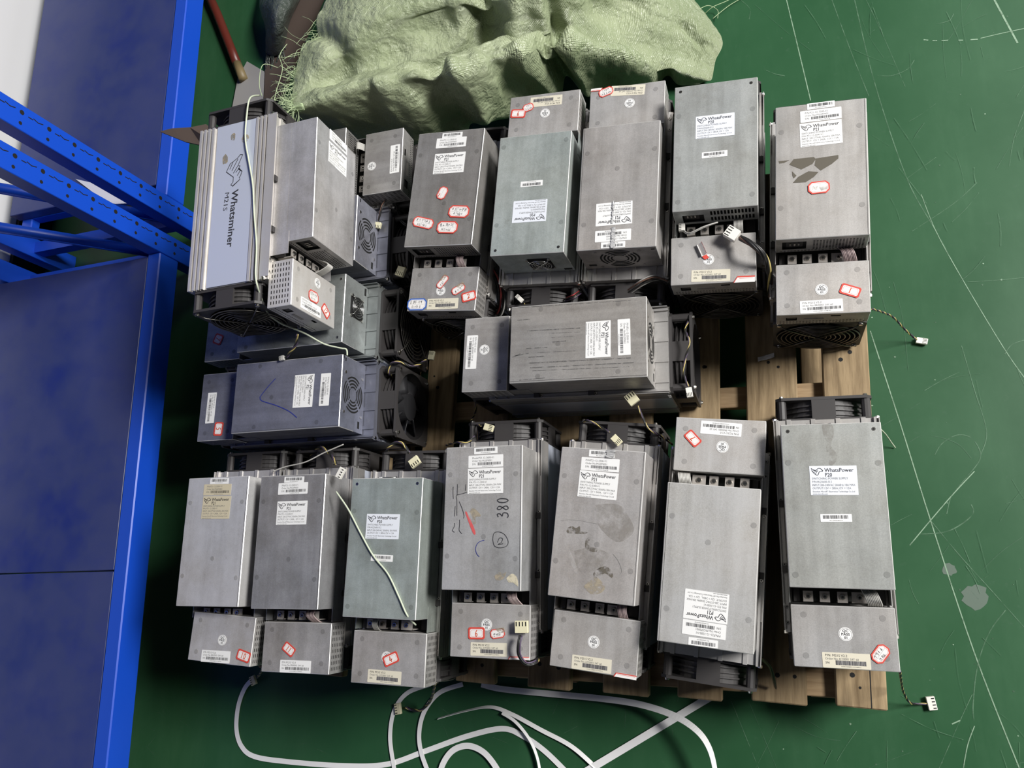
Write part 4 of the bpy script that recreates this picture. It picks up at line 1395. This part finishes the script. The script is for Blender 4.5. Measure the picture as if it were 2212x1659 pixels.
cable('K2', [(668, 990, .24), (690, 966, .29), (712, 980, .295), (728, 1004, .31)], (736, 1022, .374), 4, .0012, .003, plug_mat='connector_white', plug_size=(.011, .019, .007))
cable('K3', [(940, 1475, .22), (934, 1502, .12), (925, 1520, .05), (905, 1535, .02), (875, 1528, .008)], (860, 1531, .006), 4, .0014, .003, plug_size=(.013, .021, .008))
cable('K1', [(568, 1440, .22), (562, 1455, .14), (556, 1463, .10)], (547, 1470, .09), 4, .0012, .003, plug_size=(.012, .018, .007))
cable('A', [(1052, 570, .28), (1074, 600, .27), (1084, 640, .25), (1078, 678, .22), (1050, 692, .18)], None, 6, .0016, .010, 1.0, ('wire_black', 'wire_brown', 'ribbon_grey', 'wire_black', 'wire_red', 'wire_black'))
cable('B', [(1252, 632, .26), (1240, 640, .285), (1222, 648, .26)], None, 5, .0012, .006, 2)
cable('B', [(1140, 662, .24), (1132, 655, .27)], (1122, 645, .285), 2, plug_mat='connector_white', plug_size=(.016, .008, .006))
cable('C', [(1442, 606, .285), (1415, 600, .292), (1385, 612, .29), (1358, 632, .27)], None, 6, .0012, .009, 2.5, ('ribbon_grey', 'wire_brown', 'ribbon_grey', 'wire_black', 'wire_brown', 'ribbon_grey'))
cable('iv', [(834, 432, .30), (826, 445, .31), (820, 466, .305), (817, 478, .298)], (816, 487, .297), 2, .0016, .003, 2, ('wire_brown', 'wire_black'), plug_size=(.012, .014, .007))
cable('iv', [(850, 440, .27), (862, 470, .27), (878, 486, .27), (890, 478, .26)], None, 2, .0018, .003, 1, ('wire_black', 'wire_black'))
cable('G', [(642, 722, .42), (640, 742, .40), (628, 760, .385), (618, 772, .376)], (609, 774, .376), 3, .0014, .003, plug_mat='ribbon_grey', plug_size=(.010, .009, .006))
cable('K7', [(1688, 918, .25), (1680, 906, .26), (1672, 915, .24)], None, 2, .0012, .003, 2, ('wire_brown', 'wire_red'))
cable('K6', [(1640, 1418, .27), (1662, 1440, .22), (1672, 1468, .18), (1676, 1486, .145)], None, 3, .0014, .003, 3, ('wire_brown', 'wire_black', 'wire_brown'))

# peeled sticker standing up on the control box with the black cable
def curl():
    root, psu, ctl, body, part = KEEP['D']
    m = MB()
    n = 8
    for k in range(n):
        a0, a1 = math.pi * 1.15 * k / n, math.pi * 1.15 * (k + 1) / n
        f = lambda a, y: (0.0045 * math.cos(a), y, 0.0055 + 0.0045 * -math.sin(a - 0.6))
        m.face([f(a0, -.011), f(a1, -.011), f(a1, .011), f(a0, .011)], 'sticker_white' if k else 'sticker_red')
    m.slab([(-.004, -.011), (.004, -.011), (.005, -.018), (-.002, -.018)], 0.0004, 0.0012, 'sticker_red')
    part('peeled_sticker', m.data('peeled_sticker'), TR(-.0172, .0165, .0008, 22), ctl)
curl()

# crinkled clear tape over the labels of two machines
def tape(n, x0, y0, x1, y1, w, seed):
    root, psu, ctl, body, part = KEEP[n]
    r = random.Random(seed)
    m = MB()
    N = 26
    vs = []
    for k in range(N + 1):
        t = k / N
        for s in (-1, 0, 1):
            vs.append((x0 + (x1 - x0) * t + s * w * r.uniform(.3, .55), y0 + (y1 - y0) * t, .0012 + r.uniform(0, .0016)))
    m.mesh(vs, [(3 * k + j, 3 * k + j + 1, 3 * k + j + 4, 3 * k + j + 3) for k in range(N) for j in (0, 1)], 'clear_tape')
    part('tape_strip', m.data('tape_strip'), Matrix.Identity(4), psu)
tape('C', .006, .028, .007, .068, .0035, 3)
tape('C', .004, .076, .004, .112, .008, 5)
tape('K5', .012, .100, .013, .1125, .016, 8)

# ------------------------------------------------------------------ floor and wall
def floor():
    m = MB()
    m.box(-4.5, 4.5, -3.0, 5.5, -0.05, 0.0, 'epoxy_green')
    def scratch(px, w, mt, n=6):
        pts = [P(u, v, 0) for u, v in px]
        if n:
            pts = spline(pts, n)
        k[0] += 1
        m.stroke([(p.x, p.y) for p in pts], w * .62, 0.0003 + .000012 * k[0], mt)
    k = [0]
    S = scratch
    S([(1699, 0), (1720, 87), (1751, 217)], .0030, 'scratch_bright')
    S([(1797, 0), (1838, 111), (1877, 208)], .0022, 'scratch')
    S([(1846, 0), (1889, 178), (1958, 383), (2022, 500), (2077, 600), (2169, 753), (2212, 814)], .0028, 'scratch')
    S([(1990, 420), (2022, 500), (2077, 600), (2169, 753), (2230, 840)], .0016, 'scratch_bright')
    S([(2148, 0), (2198, 93)], .0052, 'scratch_bright')
    for a, b in (((1995, 86), (2005, 87)), ((2014, 88), (2024, 88)), ((2034, 88), (2048, 87)), ((2070, 87), (2080, 87)), ((2096, 86), (2112, 85))):
        S([a, b], .0034, 'scratch_bright', 0)
    S([(2118, 83), (2160, 73), (2230, 58)], .0024, 'scratch_bright')
    S([(1871, 0), (1904, 69), (1955, 187)], .0016, 'scratch')
    S([(1880, 715), (1946, 919), (2010, 1124), (2105, 1411), (2206, 1670)], .0030, 'scratch_bright')
    S([(1965, 1178), (2010, 1124), (2060, 1066), (2105, 1018)], .0026, 'scratch_bright')
    S([(1988, 1154), (2042, 1149), (2080, 1130), (2102, 1108), (2098, 1090)], .0028, 'scratch')
    S([(2045, 1110), (2055, 1072), (2080, 1040), (2115, 996), (2115, 970), (2096, 945), (2067, 940), (2035, 958), (2019, 983)], .0020, 'scratch')
    S([(1965, 955), (1990, 942), (2030, 945), (2070, 960), (2098, 990)], .0018, 'scratch_faint')
    S([(2010, 1124), (2073, 1200), (2150, 1285), (2230, 1375)], .0020, 'scratch')
    S([(2172, 1318), (2137, 1366), (2112, 1436), (2102, 1520), (2104, 1558)], .0026, 'scratch')
    S([(2077, 747), (2105, 843), (2131, 932), (2118, 983)], .0018, 'scratch')
    S([(2026, 1665), (2073, 1558), (2100, 1500)], .0018, 'scratch')
    S([(2080, 1665), (2090, 1610), (2105, 1568)], .0024, 'scratch_bright')
    S([(1580, 1515), (1641, 1665)], .0018, 'scratch')
    S([(1620, 1521), (1680, 1665)], .0016, 'scratch_faint')
    S([(2056, 1564), (2074, 1556)], .0030, 'scratch_bright', 0)
    S([(1655, 152), (1674, 160), (1695, 164)], .0024, 'scratch')
    S([(1600, 0), (1620, 20), (1618, 42)], .0020, 'scratch')
    S([(1630, 10), (1700, 70), (1755, 112)], .0014, 'scratch_faint')
    S([(1895, 163), (1925, 164), (1960, 150), (1975, 130)], .0018, 'scratch')
    S([(2025, 52), (2050, 45), (2060, 30)], .0018, 'scratch')
    S([(2100, 0), (2060, 70), (2030, 110)], .0014, 'scratch_faint')
    S([(1960, 385), (2022, 340)], .0014, 'scratch')
    S([(1970, 500), (2060, 440), (2110, 395)], .0016, 'scratch')
    S([(2212, 240), (2190, 300), (2180, 360)], .0016, 'scratch')
    S([(1930, 610), (1950, 690), (1962, 800)], .0014, 'scratch_faint')
    S([(2090, 609), (2150, 606), (2212, 600)], .0016, 'scratch')
    S([(2170, 765), (2185, 745), (2212, 735)], .0022, 'scratch')
    S([(1700, 1560), (1760, 1590), (1815, 1600)], .0016, 'scratch_faint')
    r = random.Random(21)
    for _ in range(120):
        u, v = r.uniform(1600, 2260), r.uniform(-20, 1680)
        a = r.choice((1.25, 1.15, 1.4, 2.2, 0.6, -0.4)) + r.uniform(-.25, .25)
        l = r.uniform(14, 150)
        b = r.uniform(-.05, .05) * l
        S([(u, v), (u + math.cos(a) * l / 2 - math.sin(a) * b, v + math.sin(a) * l / 2 + math.cos(a) * b), (u + math.cos(a) * l, v + math.sin(a) * l)], r.uniform(.0007, .0016), r.choice(('scratch_faint', 'scratch_faint', 'scratch')))
    for _ in range(70):
        p = P(r.uniform(1600, 2260), r.uniform(-20, 1680), 0)
        s = r.uniform(.0008, .0028)
        m.slab([(p.x + s * math.cos(a) * r.uniform(.5, 1), p.y + s * math.sin(a) * r.uniform(.5, 1)) for a in (0, 1.2, 2.4, 3.6, 4.9)], 0, .0004, r.choice(('scratch', 'scratch_bright')))
    for _ in range(30):
        p = P(r.uniform(300, 1560), r.uniform(1500, 1680), 0)
        a = r.uniform(0, 3)
        m.stroke([(p.x, p.y), (p.x + .03 * math.cos(a), p.y + .03 * math.sin(a))], .0009, .0004, 'scratch_faint')
    for cx, cy, s in ((2107, 1288, .022), (2050, 1230, .012)):
        c = P(cx, cy, 0)
        m.slab([(c.x + s * math.cos(a * .35) * r.uniform(.65, 1.1), c.y + s * math.sin(a * .35) * r.uniform(.65, 1.1)) for a in range(18)], 0, .0003, 'floor_stain')
    return tag(m.build('floor'), None, None, None, 'structure')
floor()
m = MB()
m.box(-2.05, -1.93, -3.0, 5.5, 0.0, 3.2, 'wall_paint')
tag(m.build('wall_left'), None, None, None, 'structure')
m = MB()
m.box(-1.93, -1.918, -3.0, 5.5, 0.0, 0.10, 'dark')  # dark strip added in place of the shaded gap behind the shelf
tag(m.build('shade_strip_left'), None, None, None, 'structure')

# ------------------------------------------------------------------ pallet
def pallet():
    M = Matrix.Translation((0.147, -0.199, 0)) @ Matrix.Rotation(math.radians(-3.2), 4, 'Z')
    root = empty('pallet', M, 'worn wooden pallet carrying all the machines on the green floor', 'pallet')
    r = random.Random(5)
    top, th = 0.1325, 0.020
    LEN = 0.94
    boards = [(-1.150, -1.075), (-1.03, -.955), (-.925, -.85), (-.825, -.765), (-.722, -.645), (-.582, -.504), (-.447, -.367), (-.321, -.247), (-.2, -.116), (-.076, 0)]
    for a, b in boards:
        m = MB()
        ys = a * .036
        m.bbox(a + r.uniform(-.002, .002), b, ys + r.uniform(-.003, .003), LEN + ys + r.uniform(-.006, .006), top - th, top, .002, 'wood_deck')
        if a > -.08 or -.23 < a < -.2:
            x = b - (b - a) * .3
            m.box(x - .0008, x + .0008, ys + .004, ys + .09, top - .0005, top + .0002, 'dark')
        for y in (.035, .045, .56, .575):
            m.cyl((a + (b - a) * r.uniform(.2, .8), y + ys + r.uniform(-.008, .01), top - .0004), r.uniform(.002, .0045), .0006, 'dark', n=7)
        m.build('deck_board', root, Matrix.Identity(4))
    SL = Matrix.Rotation(math.radians(2.05), 4, 'Z')
    for y, wd in ((0.012, .09), (0.493, .038), (0.845, .09)):
        m = MB()
        m.bbox(-1.15, 0, y, y + wd, top - th - .022, top - th - .0002, .0015, 'wood_cross')
        m.build('stringer_board', root, SL)
        for x in (-1.15, -.62, -.11):
            m = MB()
            m.bbox(x, x + .11, y - .004, y + wd + .002, .018, top - th - .0222, .002, 'wood_cross')
            m.build('block', root, SL)
    for x in (-1.15, -.62, -.11):
        m = MB()
        m.bbox(x + .005, x + .10, x * .036, LEN + x * .036, 0, .0178, .0015, 'wood_deck')
        m.build('base_board', root, Matrix.Identity(4))
pallet()

# ------------------------------------------------------------------ blue racks
def rack(y0, y1, deck0, deck1, seams, label, near_end):
    """near_end: the end at which the visible post stands (+1 = far side of the shelf, -1 = near side)"""
    M = Matrix.Translation((-1.297, 0, 0)) @ Matrix.Rotation(math.radians(1.1), 4, 'Z')
    root = empty('storage_rack', M, label, 'rack', 'blue steel racks along the wall')
    I = Matrix.Identity(4)
    for y in (y0, y1 - .053):
        for x in (-.038, -.53):
            m = MB()
            m.bbox(x, x + .038, y, y + .053, 0, 2.0, .0012, 'rack_blue')
            if x > -.1:
                z = .035
                e = .0384
                while z < 1.98:
                    m.cyl((x + .0379, y + .037, z), .0050, .0004, 'dark', 'x', 9)
                    m.cyl((x + .0379, y + .014, z), .0038, .0004, 'dark', 'x', 8)
                    for k in range(3):
                        a = z + .014 + k * .011
                        m.mesh([(x + e, y + .0375 - (.003 if k else 0), a), (x + e, y + .0395 - (.003 if k else 0), a), (x + e, y + .0395 - (.003 if k > 1 else 0) - (.003 if k == 0 else 0), a + .011), (x + e, y + .0375 - (.003 if k > 1 else 0) - (.003 if k == 0 else 0), a + .011)], [(0, 1, 2, 3)], 'dark')
                    z += .0605
            m.build('post', root, I)
    for y in (y0 + .012, y1 - .042):
        m = MB()
        for z in (.10, .66, 1.3):
            m.box(-.50, -.03, y, y + .03, z, z + .03, 'rack_blue')
        for z in (.13, .69):
            m.tube([(-.035, y + .015, z), (-.50, y + .015, z + .48)], .013, 'rack_blue', 6)
        m.build('end_frame', root, I)
    for lv, z in enumerate((.20, .80, 1.40, 1.98)):
        for x0, x1, zt in ((-.036, 0.0, z), (-.505, -.47, z - .0345)):
            m = MB()
            m.bbox(x0, x1, y0 + .0535, y1 - .0535, z - .06, zt, .0025, 'rack_blue')
            m.build('shelf_beam', root, I)
        ys = [deck0] + seams + [deck1]
        for a, b in zip(ys, ys[1:]):
            m = MB()
            m.bbox(-.512, -.039, a + .0012, b - .0012, z - .034, z - .004, .0015, 'shelf_blue')
            m.build('shelf_deck', root, I)
        for y in (deck0, deck1 - .03):
            m = MB()
            m.box(-.47, -.036, y, y + .03, z - .06, z - .0345, 'rack_blue')
            m.build('cross_bar', root, I)
    return root
rack(-1.25, .795, -1.19, .738, [-.60, .016], 'blue steel rack nearer the photographer, its low shelf running down the left side', 1)
rack(.836, 2.85, .925, 2.79, [1.86], 'blue steel rack further off at top left, white sheet on its shelf', -1)

m = MB()
m.slab([(p.x, p.y) for p in (P(162, 386, .2), P(244, 405, .2), P(300, 437, .2), P(240, 440, .2), P(200, 415, .2))], .1962, .1985, 'white_sheet')
tag(m.build('plastic_sheet'), 'white sheet lying at the corner of the far blue shelf between the posts', 'sheet')

# ------------------------------------------------------------------ green woven bag
def cr(vals, n):
    """resample a list of numpy rows with Catmull-Rom to n samples"""
    vals = np.asarray(vals, float)
    k = len(vals)
    t = np.linspace(0, k - 1, n)
    i = np.clip(np.floor(t).astype(int), 0, k - 2)
    f = (t - i).reshape((-1,) + (1,) * (vals.ndim - 1))
    g = lambda j: vals[np.clip(j, 0, k - 1)]
    a, b, c, d = g(i - 1), g(i), g(i + 1), g(i + 2)
    return 0.5 * (2 * b + (c - a) * f + (2 * a - 5 * b + 4 * c - d) * f ** 2 + (3 * b - a - 3 * c + d) * f ** 3)

def fold_noise(x, y, seed):
    r = np.random.RandomState(seed)
    z = np.zeros_like(x)
    for o, (fr, am) in enumerate(((9, 1.0), (17, .62), (33, .4), (62, .3), (120, .2))):
        for _ in range(5):
            a = r.uniform(0, 2 * np.pi)
            k = fr * r.uniform(.7, 1.3)
            z += am * np.abs(np.sin(k * (x * np.cos(a) + y * np.sin(a)) + r.uniform(0, 6) + 1.2 * np.sin(k * .4 * (x * np.sin(a) - y * np.cos(a))))) ** 1.5 / 5
    return z - z.mean()

def cloth(name, rows, nu, nv, folds, amp, matname, seed, parent=None, fade=None, thick=.0012):
    W = np.array([[tuple(P(*q)) for q in row] for row in rows])
    G = cr(W, nv)
    G = np.swapaxes(cr(np.swapaxes(G, 0, 1), nu), 0, 1)
    du = np.gradient(G, axis=1)
    dv = np.gradient(G, axis=0)
    N = np.cross(du, dv)
    N /= np.linalg.norm(N, axis=2, keepdims=True) + 1e-9
    if N[..., 2].mean() < 0:
        N = -N
    nz = fold_noise(G[..., 0], G[..., 1] + .6 * G[..., 2], seed)
    h = amp * nz
    for pts, am, wd in folds:
        c = np.array([tuple(P(*q)) for q in pts])
        c = cr(c, 40)
        d = np.full(G.shape[:2], 9.0)
        for q, s in zip(c, c[1:]):
            ab = s[:2] - q[:2]
            t = np.clip(((G[..., :2] - q[:2]) @ ab) / (ab @ ab + 1e-12), 0, 1)
            pr = q[:2] + t[..., None] * ab
            d = np.minimum(d, np.linalg.norm(G[..., :2] - pr, axis=2))
        h = h + am * np.exp(-(d / wd) ** 2)
    G = G + N * h[..., None]
    G[..., 2] = np.maximum(G[..., 2], .004)
    vs = [tuple(p) for p in G.reshape(-1, 3)]
    fs = [(j * nu + i, j * nu + i + 1, (j + 1) * nu + i + 1, (j + 1) * nu + i) for j in range(nv - 1) for i in range(nu - 1)]
    me = bpy.data.meshes.new(name)
    me.from_pydata(vs, [], fs)
    uv = me.uv_layers.new(name='weave')
    su = np.linalg.norm(du, axis=2).mean() * nu
    sv = np.linalg.norm(dv, axis=2).mean() * nv
    for p in me.polygons:
        for li in p.loop_indices:
            k = me.loops[li].vertex_index
            uv.data[li].uv = ((k % nu) / nu * su, (k // nu) / nv * sv)
    me.materials.append(MATS[matname])
    me.polygons.foreach_set('use_smooth', [True] * len(me.polygons))
    o = link(name, me, parent, None)
    s = o.modifiers.new('thickness', 'SOLIDIFY')
    s.thickness = thick
    return o, G

def bag():
    rows = [
     [(640, 262, .33), (700, 290, .26), (790, 318, .18), (890, 330, .15), (960, 318, .15), (1040, 270, .15), (1140, 215, .14), (1270, 190, .08), (1400, 188, .03), (1500, 186, .012)],
     [(636, 248, .40), (712, 250, .36), (800, 262, .30), (893, 275, .27), (955, 250, .27), (1035, 215, .26), (1135, 165, .22), (1272, 150, .14), (1405, 175, .05), (1515, 182, .015)],
     [(638, 236, .43), (720, 205, .42), (805, 176, .40), (880, 172, .38), (945, 168, .36), (1010, 148, .35), (1090, 120, .32), (1250, 102, .23), (1395, 132, .12), (1538, 172, .02)],
     [(632, 215, .42), (700, 182, .40), (785, 150, .38), (870, 142, .35), (945, 140, .32), (1020, 118, .30), (1110, 92, .28), (1260, 75, .20), (1410, 108, .08), (1546, 130, .02)],
     [(640, 150, .40), (715, 112, .42), (800, 85, .41), (885, 75, .38), (960, 70, .34), (1040, 60, .32), (1140, 40, .30), (1290, 30, .20), (1430, 60, .09), (1562, 92, .02)],
     [(680, 50, .40), (745, 30, .42), (820, 10, .42), (900, 0, .40), (980, -10, .38), (1070, -20, .36), (1180, -30, .32), (1320, -30, .22), (1440, -10, .10), (1542, 52, .02)],
     [(730, -40, .36), (800, -70, .38), (870, -90, .36), (950, -100, .34), (1030, -110, .30), (1120, -110, .28), (1220, -110, .24), (1340, -100, .16), (1440, -80, .06), (1490, -10, .015)],
     [(740, -80, .05), (800, -110, .05), (870, -130, .05), (950, -140, .05), (1030, -150, .05), (1120, -150, .05), (1220, -150, .05), (1340, -140, .04), (1440, -100, .02), (1495, -20, .006)],
    ]
    folds = [
     ([(690, 195, .41), (760, 140, .42), (830, 98, .42), (900, 62, .41), (975, 40, .38)], .020, .018),
     ([(720, 170, .41), (790, 118, .42), (870, 60, .4), (950, 20, .38)], -.020, .022),
     ([(940, 150, .34), (985, 105, .34), (1030, 50, .34), (1060, 0, .34)], -.045, .026),
     ([(985, 150, .35), (1050, 98, .33), (1095, 40, .33), (1115, 0, .33)], .022, .018),
     ([(1188, 0, .32), (1180, 60, .30), (1172, 130, .28)], -.040, .013),
     ([(1160, 0, .32), (1150, 60, .30), (1120, 118, .3)], .020, .016),
     ([(1206, 0, .32), (1205, 70, .28), (1190, 110, .27)], .016, .014),
     ([(1290, -10, .24), (1330, 8, .2), (1375, 5, .15)], -.030, .020),
     ([(1285, 88, .20), (1350, 92, .16), (1410, 128, .10), (1436, 172, .05)], -.030, .016),
     ([(1240, 108, .22), (1330, 112, .17), (1395, 140, .12), (1412, 170, .08)], .022, .020),
     ([(905, 170, .36), (905, 230, .3), (908, 300, .2)], .012, .010),
     ([(960, 190, .33), (950, 240, .28), (955, 300, .17)], -.018, .014),
     ([(1045, 150, .32), (1035, 210, .27), (1005, 280, .16)], .014, .012),
     ([(640, 60, .4), (700, 70, .42), (730, 120, .42), (700, 190, .4)], -.022, .020),
     ([(1480, 60, .06), (1500, 80, .05), (1512, 92, .04)], -.012, .010),
    ]
    o, G = cloth('woven_bag', rows, 300, 190, folds, .014, 'woven_green', 12)
    tag(o, 'large crumpled pale green woven bag draped behind the top row of machines', 'bag')
    # frayed ends of the weave
    r = random.Random(3)
    m = MB()
    edge = [G[j, 0] for j in range(30, 138)]
    for k in range(170):
        b = Vector(r.choice(edge))
        a = r.uniform(2.0, 5.0)
        l = r.uniform(.015, .065)
        e = b + Vector((math.cos(a) * l * .8, math.sin(a) * l * .8, r.uniform(-.03, .03)))
        mid = b.lerp(e, .5) + Vector((r.uniform(-.01, .01), r.uniform(-.005, .005), r.uniform(0, .008)))
        q = spline([b + Vector((.02, 0, 0)), b, mid, e], 3)
        w = r.uniform(.0003, .0007)
        m.tube(q, w, 'fibre', 4)
    f = m.build('frayed_fibres', o, Matrix.Identity(4))
    f['kind'] = 'stuff'
    for q in ([(1520, 32, .02), (1540, 15, .03), (1570, 2, .02), (1600, -15, .01)], [(1510, 20, .03), (1530, 12, .02), (1550, 22, .01), (1550, 40, .01)], [(1540, 40, .02), (1575, 12, .01), (1610, -8, .004)],
              [(566, 208, .45), (560, 180, .46), (568, 140, .46), (600, 146, .44)], [(590, 232, .46), (596, 200, .46), (610, 150, .45), (604, 120, .44), (620, 95, .43)]):
        m = MB()
        m.tube(spline([P(*p) for p in q], 6), .0007, 'fibre', 5)
        m.build('loose_thread', o, Matrix.Identity(4))
bag()

def small_sack():
    rows = [[(575, 115, .016), (590, 120, .018), (608, 112, .018), (618, 85, .018)], [(572, 60, .05), (588, 70, .09), (612, 62, .08), (630, 40, .03)], [(560, 10, .06), (590, 15, .12), (625, 8, .10), (650, -5, .03)], [(570, -50, .02), (600, -50, .08), (640, -50, .06), (670, -50, .02)]]
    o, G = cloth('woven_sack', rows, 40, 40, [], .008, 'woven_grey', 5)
    tag(o, 'dark grey woven sack end with frayed edge on the shaded floor left of the bag', 'sack')
    m = MB()
    r = random.Random(9)
    for k in range(16):
        b = Vector(G[0, r.randint(0, 39)])
        e = b + Vector((r.uniform(-.04, .0), r.uniform(-.05, -.01), 0))
        e.z = .004
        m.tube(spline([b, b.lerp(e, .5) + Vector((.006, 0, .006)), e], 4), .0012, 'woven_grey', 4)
    m.build('frayed_edge', o, Matrix.Identity(4))
small_sack()

# ------------------------------------------------------------------ other things near the pallet
def plank():
    m = MB()
    z = .012
    q = [P(u, v, z) for u, v in ((662, -60), (720, -60), (640, 120), (606, 214), (570, 214), (574, 120))]
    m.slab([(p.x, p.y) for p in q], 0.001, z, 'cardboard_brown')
    tag(m.build('cardboard_sheet'), 'brown flattened cardboard on the floor under the left edge of the green bag', 'cardboard')
    m = MB()
    q = [P(u, v, .02) for u, v in ((508, 163), (528, 127), (567, 150), (563, 210), (545, 240), (494, 236))]
    m.slab([(p.x, p.y) for p in q], 0.003, .009, 'cardboard_grey')
    tag(m.build('cardboard_sheet'), 'grey board lying on the floor at the lower end of the red rod', 'cardboard')
    m = MB()
    m.tube([P(438, -40, .014), P(470, 32, .014), P(500, 108, .014), P(512, 138, .014)], .0125, 'rod_red', 12)
    m.tube([P(512, 138, .014), P(526, 172, .014)], .0125, 'rod_bare', 12)
    tag(m.build('broom_handle'), 'thin red painted rod on the dark floor beside the far blue rack', 'rod')
    m = MB()
    th = .004
    top = [P(345, 284, .415), P(372, 277, .41), P(410, 275, .40), P(445, 268, .385), Vector((-.86, .745, .3765)), Vector((-.86, .63, .3765)), P(436, 314, .383), P(400, 306, .395)]
    n = len(top)
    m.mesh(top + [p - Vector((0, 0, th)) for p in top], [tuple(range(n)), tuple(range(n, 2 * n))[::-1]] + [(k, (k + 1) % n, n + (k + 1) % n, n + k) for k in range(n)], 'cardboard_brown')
    tag(m.build('cardboard_flap'), 'torn brown cardboard flap sticking out left from under the side-lying machine', 'cardboard')
    m = MB()
    c = P(1655, 776, .134)
    r = random.Random(2)
    g = [[c + Vector((-.014 + .007 * i, -.004 + .004 * j + .0015 * i, r.uniform(.0, .004))) for i in range(5)] for j in range(3)]
    vs = [p for q in g for p in q]
    fs = [(j * 5 + i, j * 5 + i + 1, j * 5 + i + 6, j * 5 + i + 5) for j in range(2) for i in range(4)]
    m.mesh(vs + [p - Vector((0, 0, .0006)) for p in vs], fs + [tuple(15 + k for k in f[::-1]) for f in fs], 'sticker_white')
    tag(m.build('paper_scrap'), 'small crumpled white scrap on a bare pallet board between the rows', 'paper')
plank()

def band(name, px, w, label, z=.002, group='white packing straps on the floor', roll=None):
    pts = []
    for q in px:
        pts.append(P(q[0], q[1], q[2] if len(q) > 2 else z))
    pts = spline(pts, 9)
    n = len(pts)
    m = MB()
    vs = []
    for i, p in enumerate(pts):
        d = (pts[min(i + 1, n - 1)] - pts[max(i - 1, 0)]).normalized()
        x = d.cross(Vector((0, 0, 1))).normalized()
        nrm = x.cross(d)
        if roll:
            t = i / (n - 1) * (len(roll) - 1)
            k = min(int(t), len(roll) - 2)
            a = math.radians(roll[k] + (roll[k + 1] - roll[k]) * (t - k))
            x = x * math.cos(a) + nrm * math.sin(a)
            nrm = x.cross(d)
        lift = Vector((0, 0, abs(x.z) * w / 2))
        for s, h in ((-1, 0), (1, 0), (1, 1), (-1, 1)):
            vs.append(p + lift + x * s * w / 2 + nrm * h * .0008)
    fs = [(0, 3, 2, 1), tuple(4 * (n - 1) + k for k in range(4))]
    for i in range(n - 1):
        for k in range(4):
            fs.append((4 * i + k, 4 * i + (k + 1) % 4, 4 * i + 4 + (k + 1) % 4, 4 * i + 4 + k))
    m.mesh(vs, fs, 'white_strap')
    return tag(m.build(name), label, 'strap', group)
band('packing_strap', [(552, 1462, .02), (530, 1485, .006), (515, 1525), (511, 1575), (522, 1612), (550, 1634), (620, 1645), (740, 1654), (835, 1651), (920, 1622), (1010, 1590), (1085, 1574), (1130, 1590), (1180, 1625), (1245, 1690)], .0100, 'white strap from beneath the machine marked 10, curving along the bottom into a bend')
band('packing_strap', [(930, 1478, .01), (880, 1497), (852, 1535), (843, 1590), (850, 1650), (858, 1690)], .0085, 'white strap running down past the cream plug under the machine marked 4', .0035)
band('packing_strap', [(1000, 1478, .01), (950, 1496), (918, 1535), (906, 1580), (910, 1625), (930, 1680)], .0088, 'white strap curving down just right of the cream plug', .0050)
band('packing_strap', [(945, 1690), (958, 1648), (980, 1620), (1012, 1611), (1045, 1625), (1072, 1658), (1085, 1690)], .0112, 'white strap forming a small arch at the bottom edge', .0065)
band('packing_strap', [(1040, 1478, .006), (1082, 1488, .006), (1180, 1498, .012), (1290, 1508, .02), (1380, 1521, .035), (1455, 1545, .05), (1505, 1577, .06), (1532, 1615, .06), (1545, 1665, .05), (1546, 1700, .04)], .0112, 'wide white strap along the pallet front, lifting and bending down at right', .006, roll=(0, 0, 0, 10, 35, 50, 60))
band('packing_strap', [(1545, 1500, .004), (1515, 1517), (1440, 1562), (1290, 1652), (1200, 1706)], .0128, 'straight white strap slanting down left from under the pallet', .004)
band('packing_strap', [(948, 1552), (1005, 1536), (1060, 1527), (1105, 1542), (1170, 1577), (1235, 1612), (1290, 1660), (1320, 1690)], .0080, 'narrow white strap standing on edge, from the middle toward bottom right', .0012, roll=(78, 70, 40, 25, 35, 50))
band('packing_strap', [(1085, 1540), (1115, 1560), (1145, 1598), (1162, 1640), (1170, 1690)], .0060, 'thin white strap branching down from the bend below the middle', .008, roll=(30, 50, 60))

def string(name, px, r, label, mt='string_green'):
    m = MB()
    m.tube(spline([P(*q) for q in px], 7), r, mt, 6)
    tag(m.build(name), label, 'string', 'plastic strings')
string('plastic_string', [(560, 206, .47), (540, 212, .525), (533, 250, .531), (530, 300, .5305), (538, 350, .5305), (546, 400, .5305), (549, 460, .5305), (554, 530, .5305), (552, 590, .531), (556, 618, .528), (566, 648, .50), (580, 678, .47), (606, 698, .44), (630, 708, .42), (662, 722, .40), (700, 743, .382), (735, 752, .376), (748, 755, .374), (750, 768, .374)], .0016, 'pale green string tied along the side-lying machine with the horse logo')
string('plastic_string', [(726, 1062, .374), (752, 1100, .374), (778, 1150, .374), (806, 1200, .374), (838, 1240, .374), (862, 1290, .374), (880, 1330, .372), (898, 1350, .35)], .0015, 'pale green string lying slantwise over the greenish machine marked 4')
string('plastic_string', [(590, 1018, .300), (618, 1008, .30), (660, 998, .302), (700, 978, .302), (742, 960, .302)], .0013, 'thin grey string over the fans above the machines marked 10 and 11', 'ribbon_grey')
string('plastic_string', [(1900, 925, .10), (1913, 938, .06), (1925, 955, .02), (1934, 967, .003)], .0012, 'short pale string on the floor right of the bottom right machine')
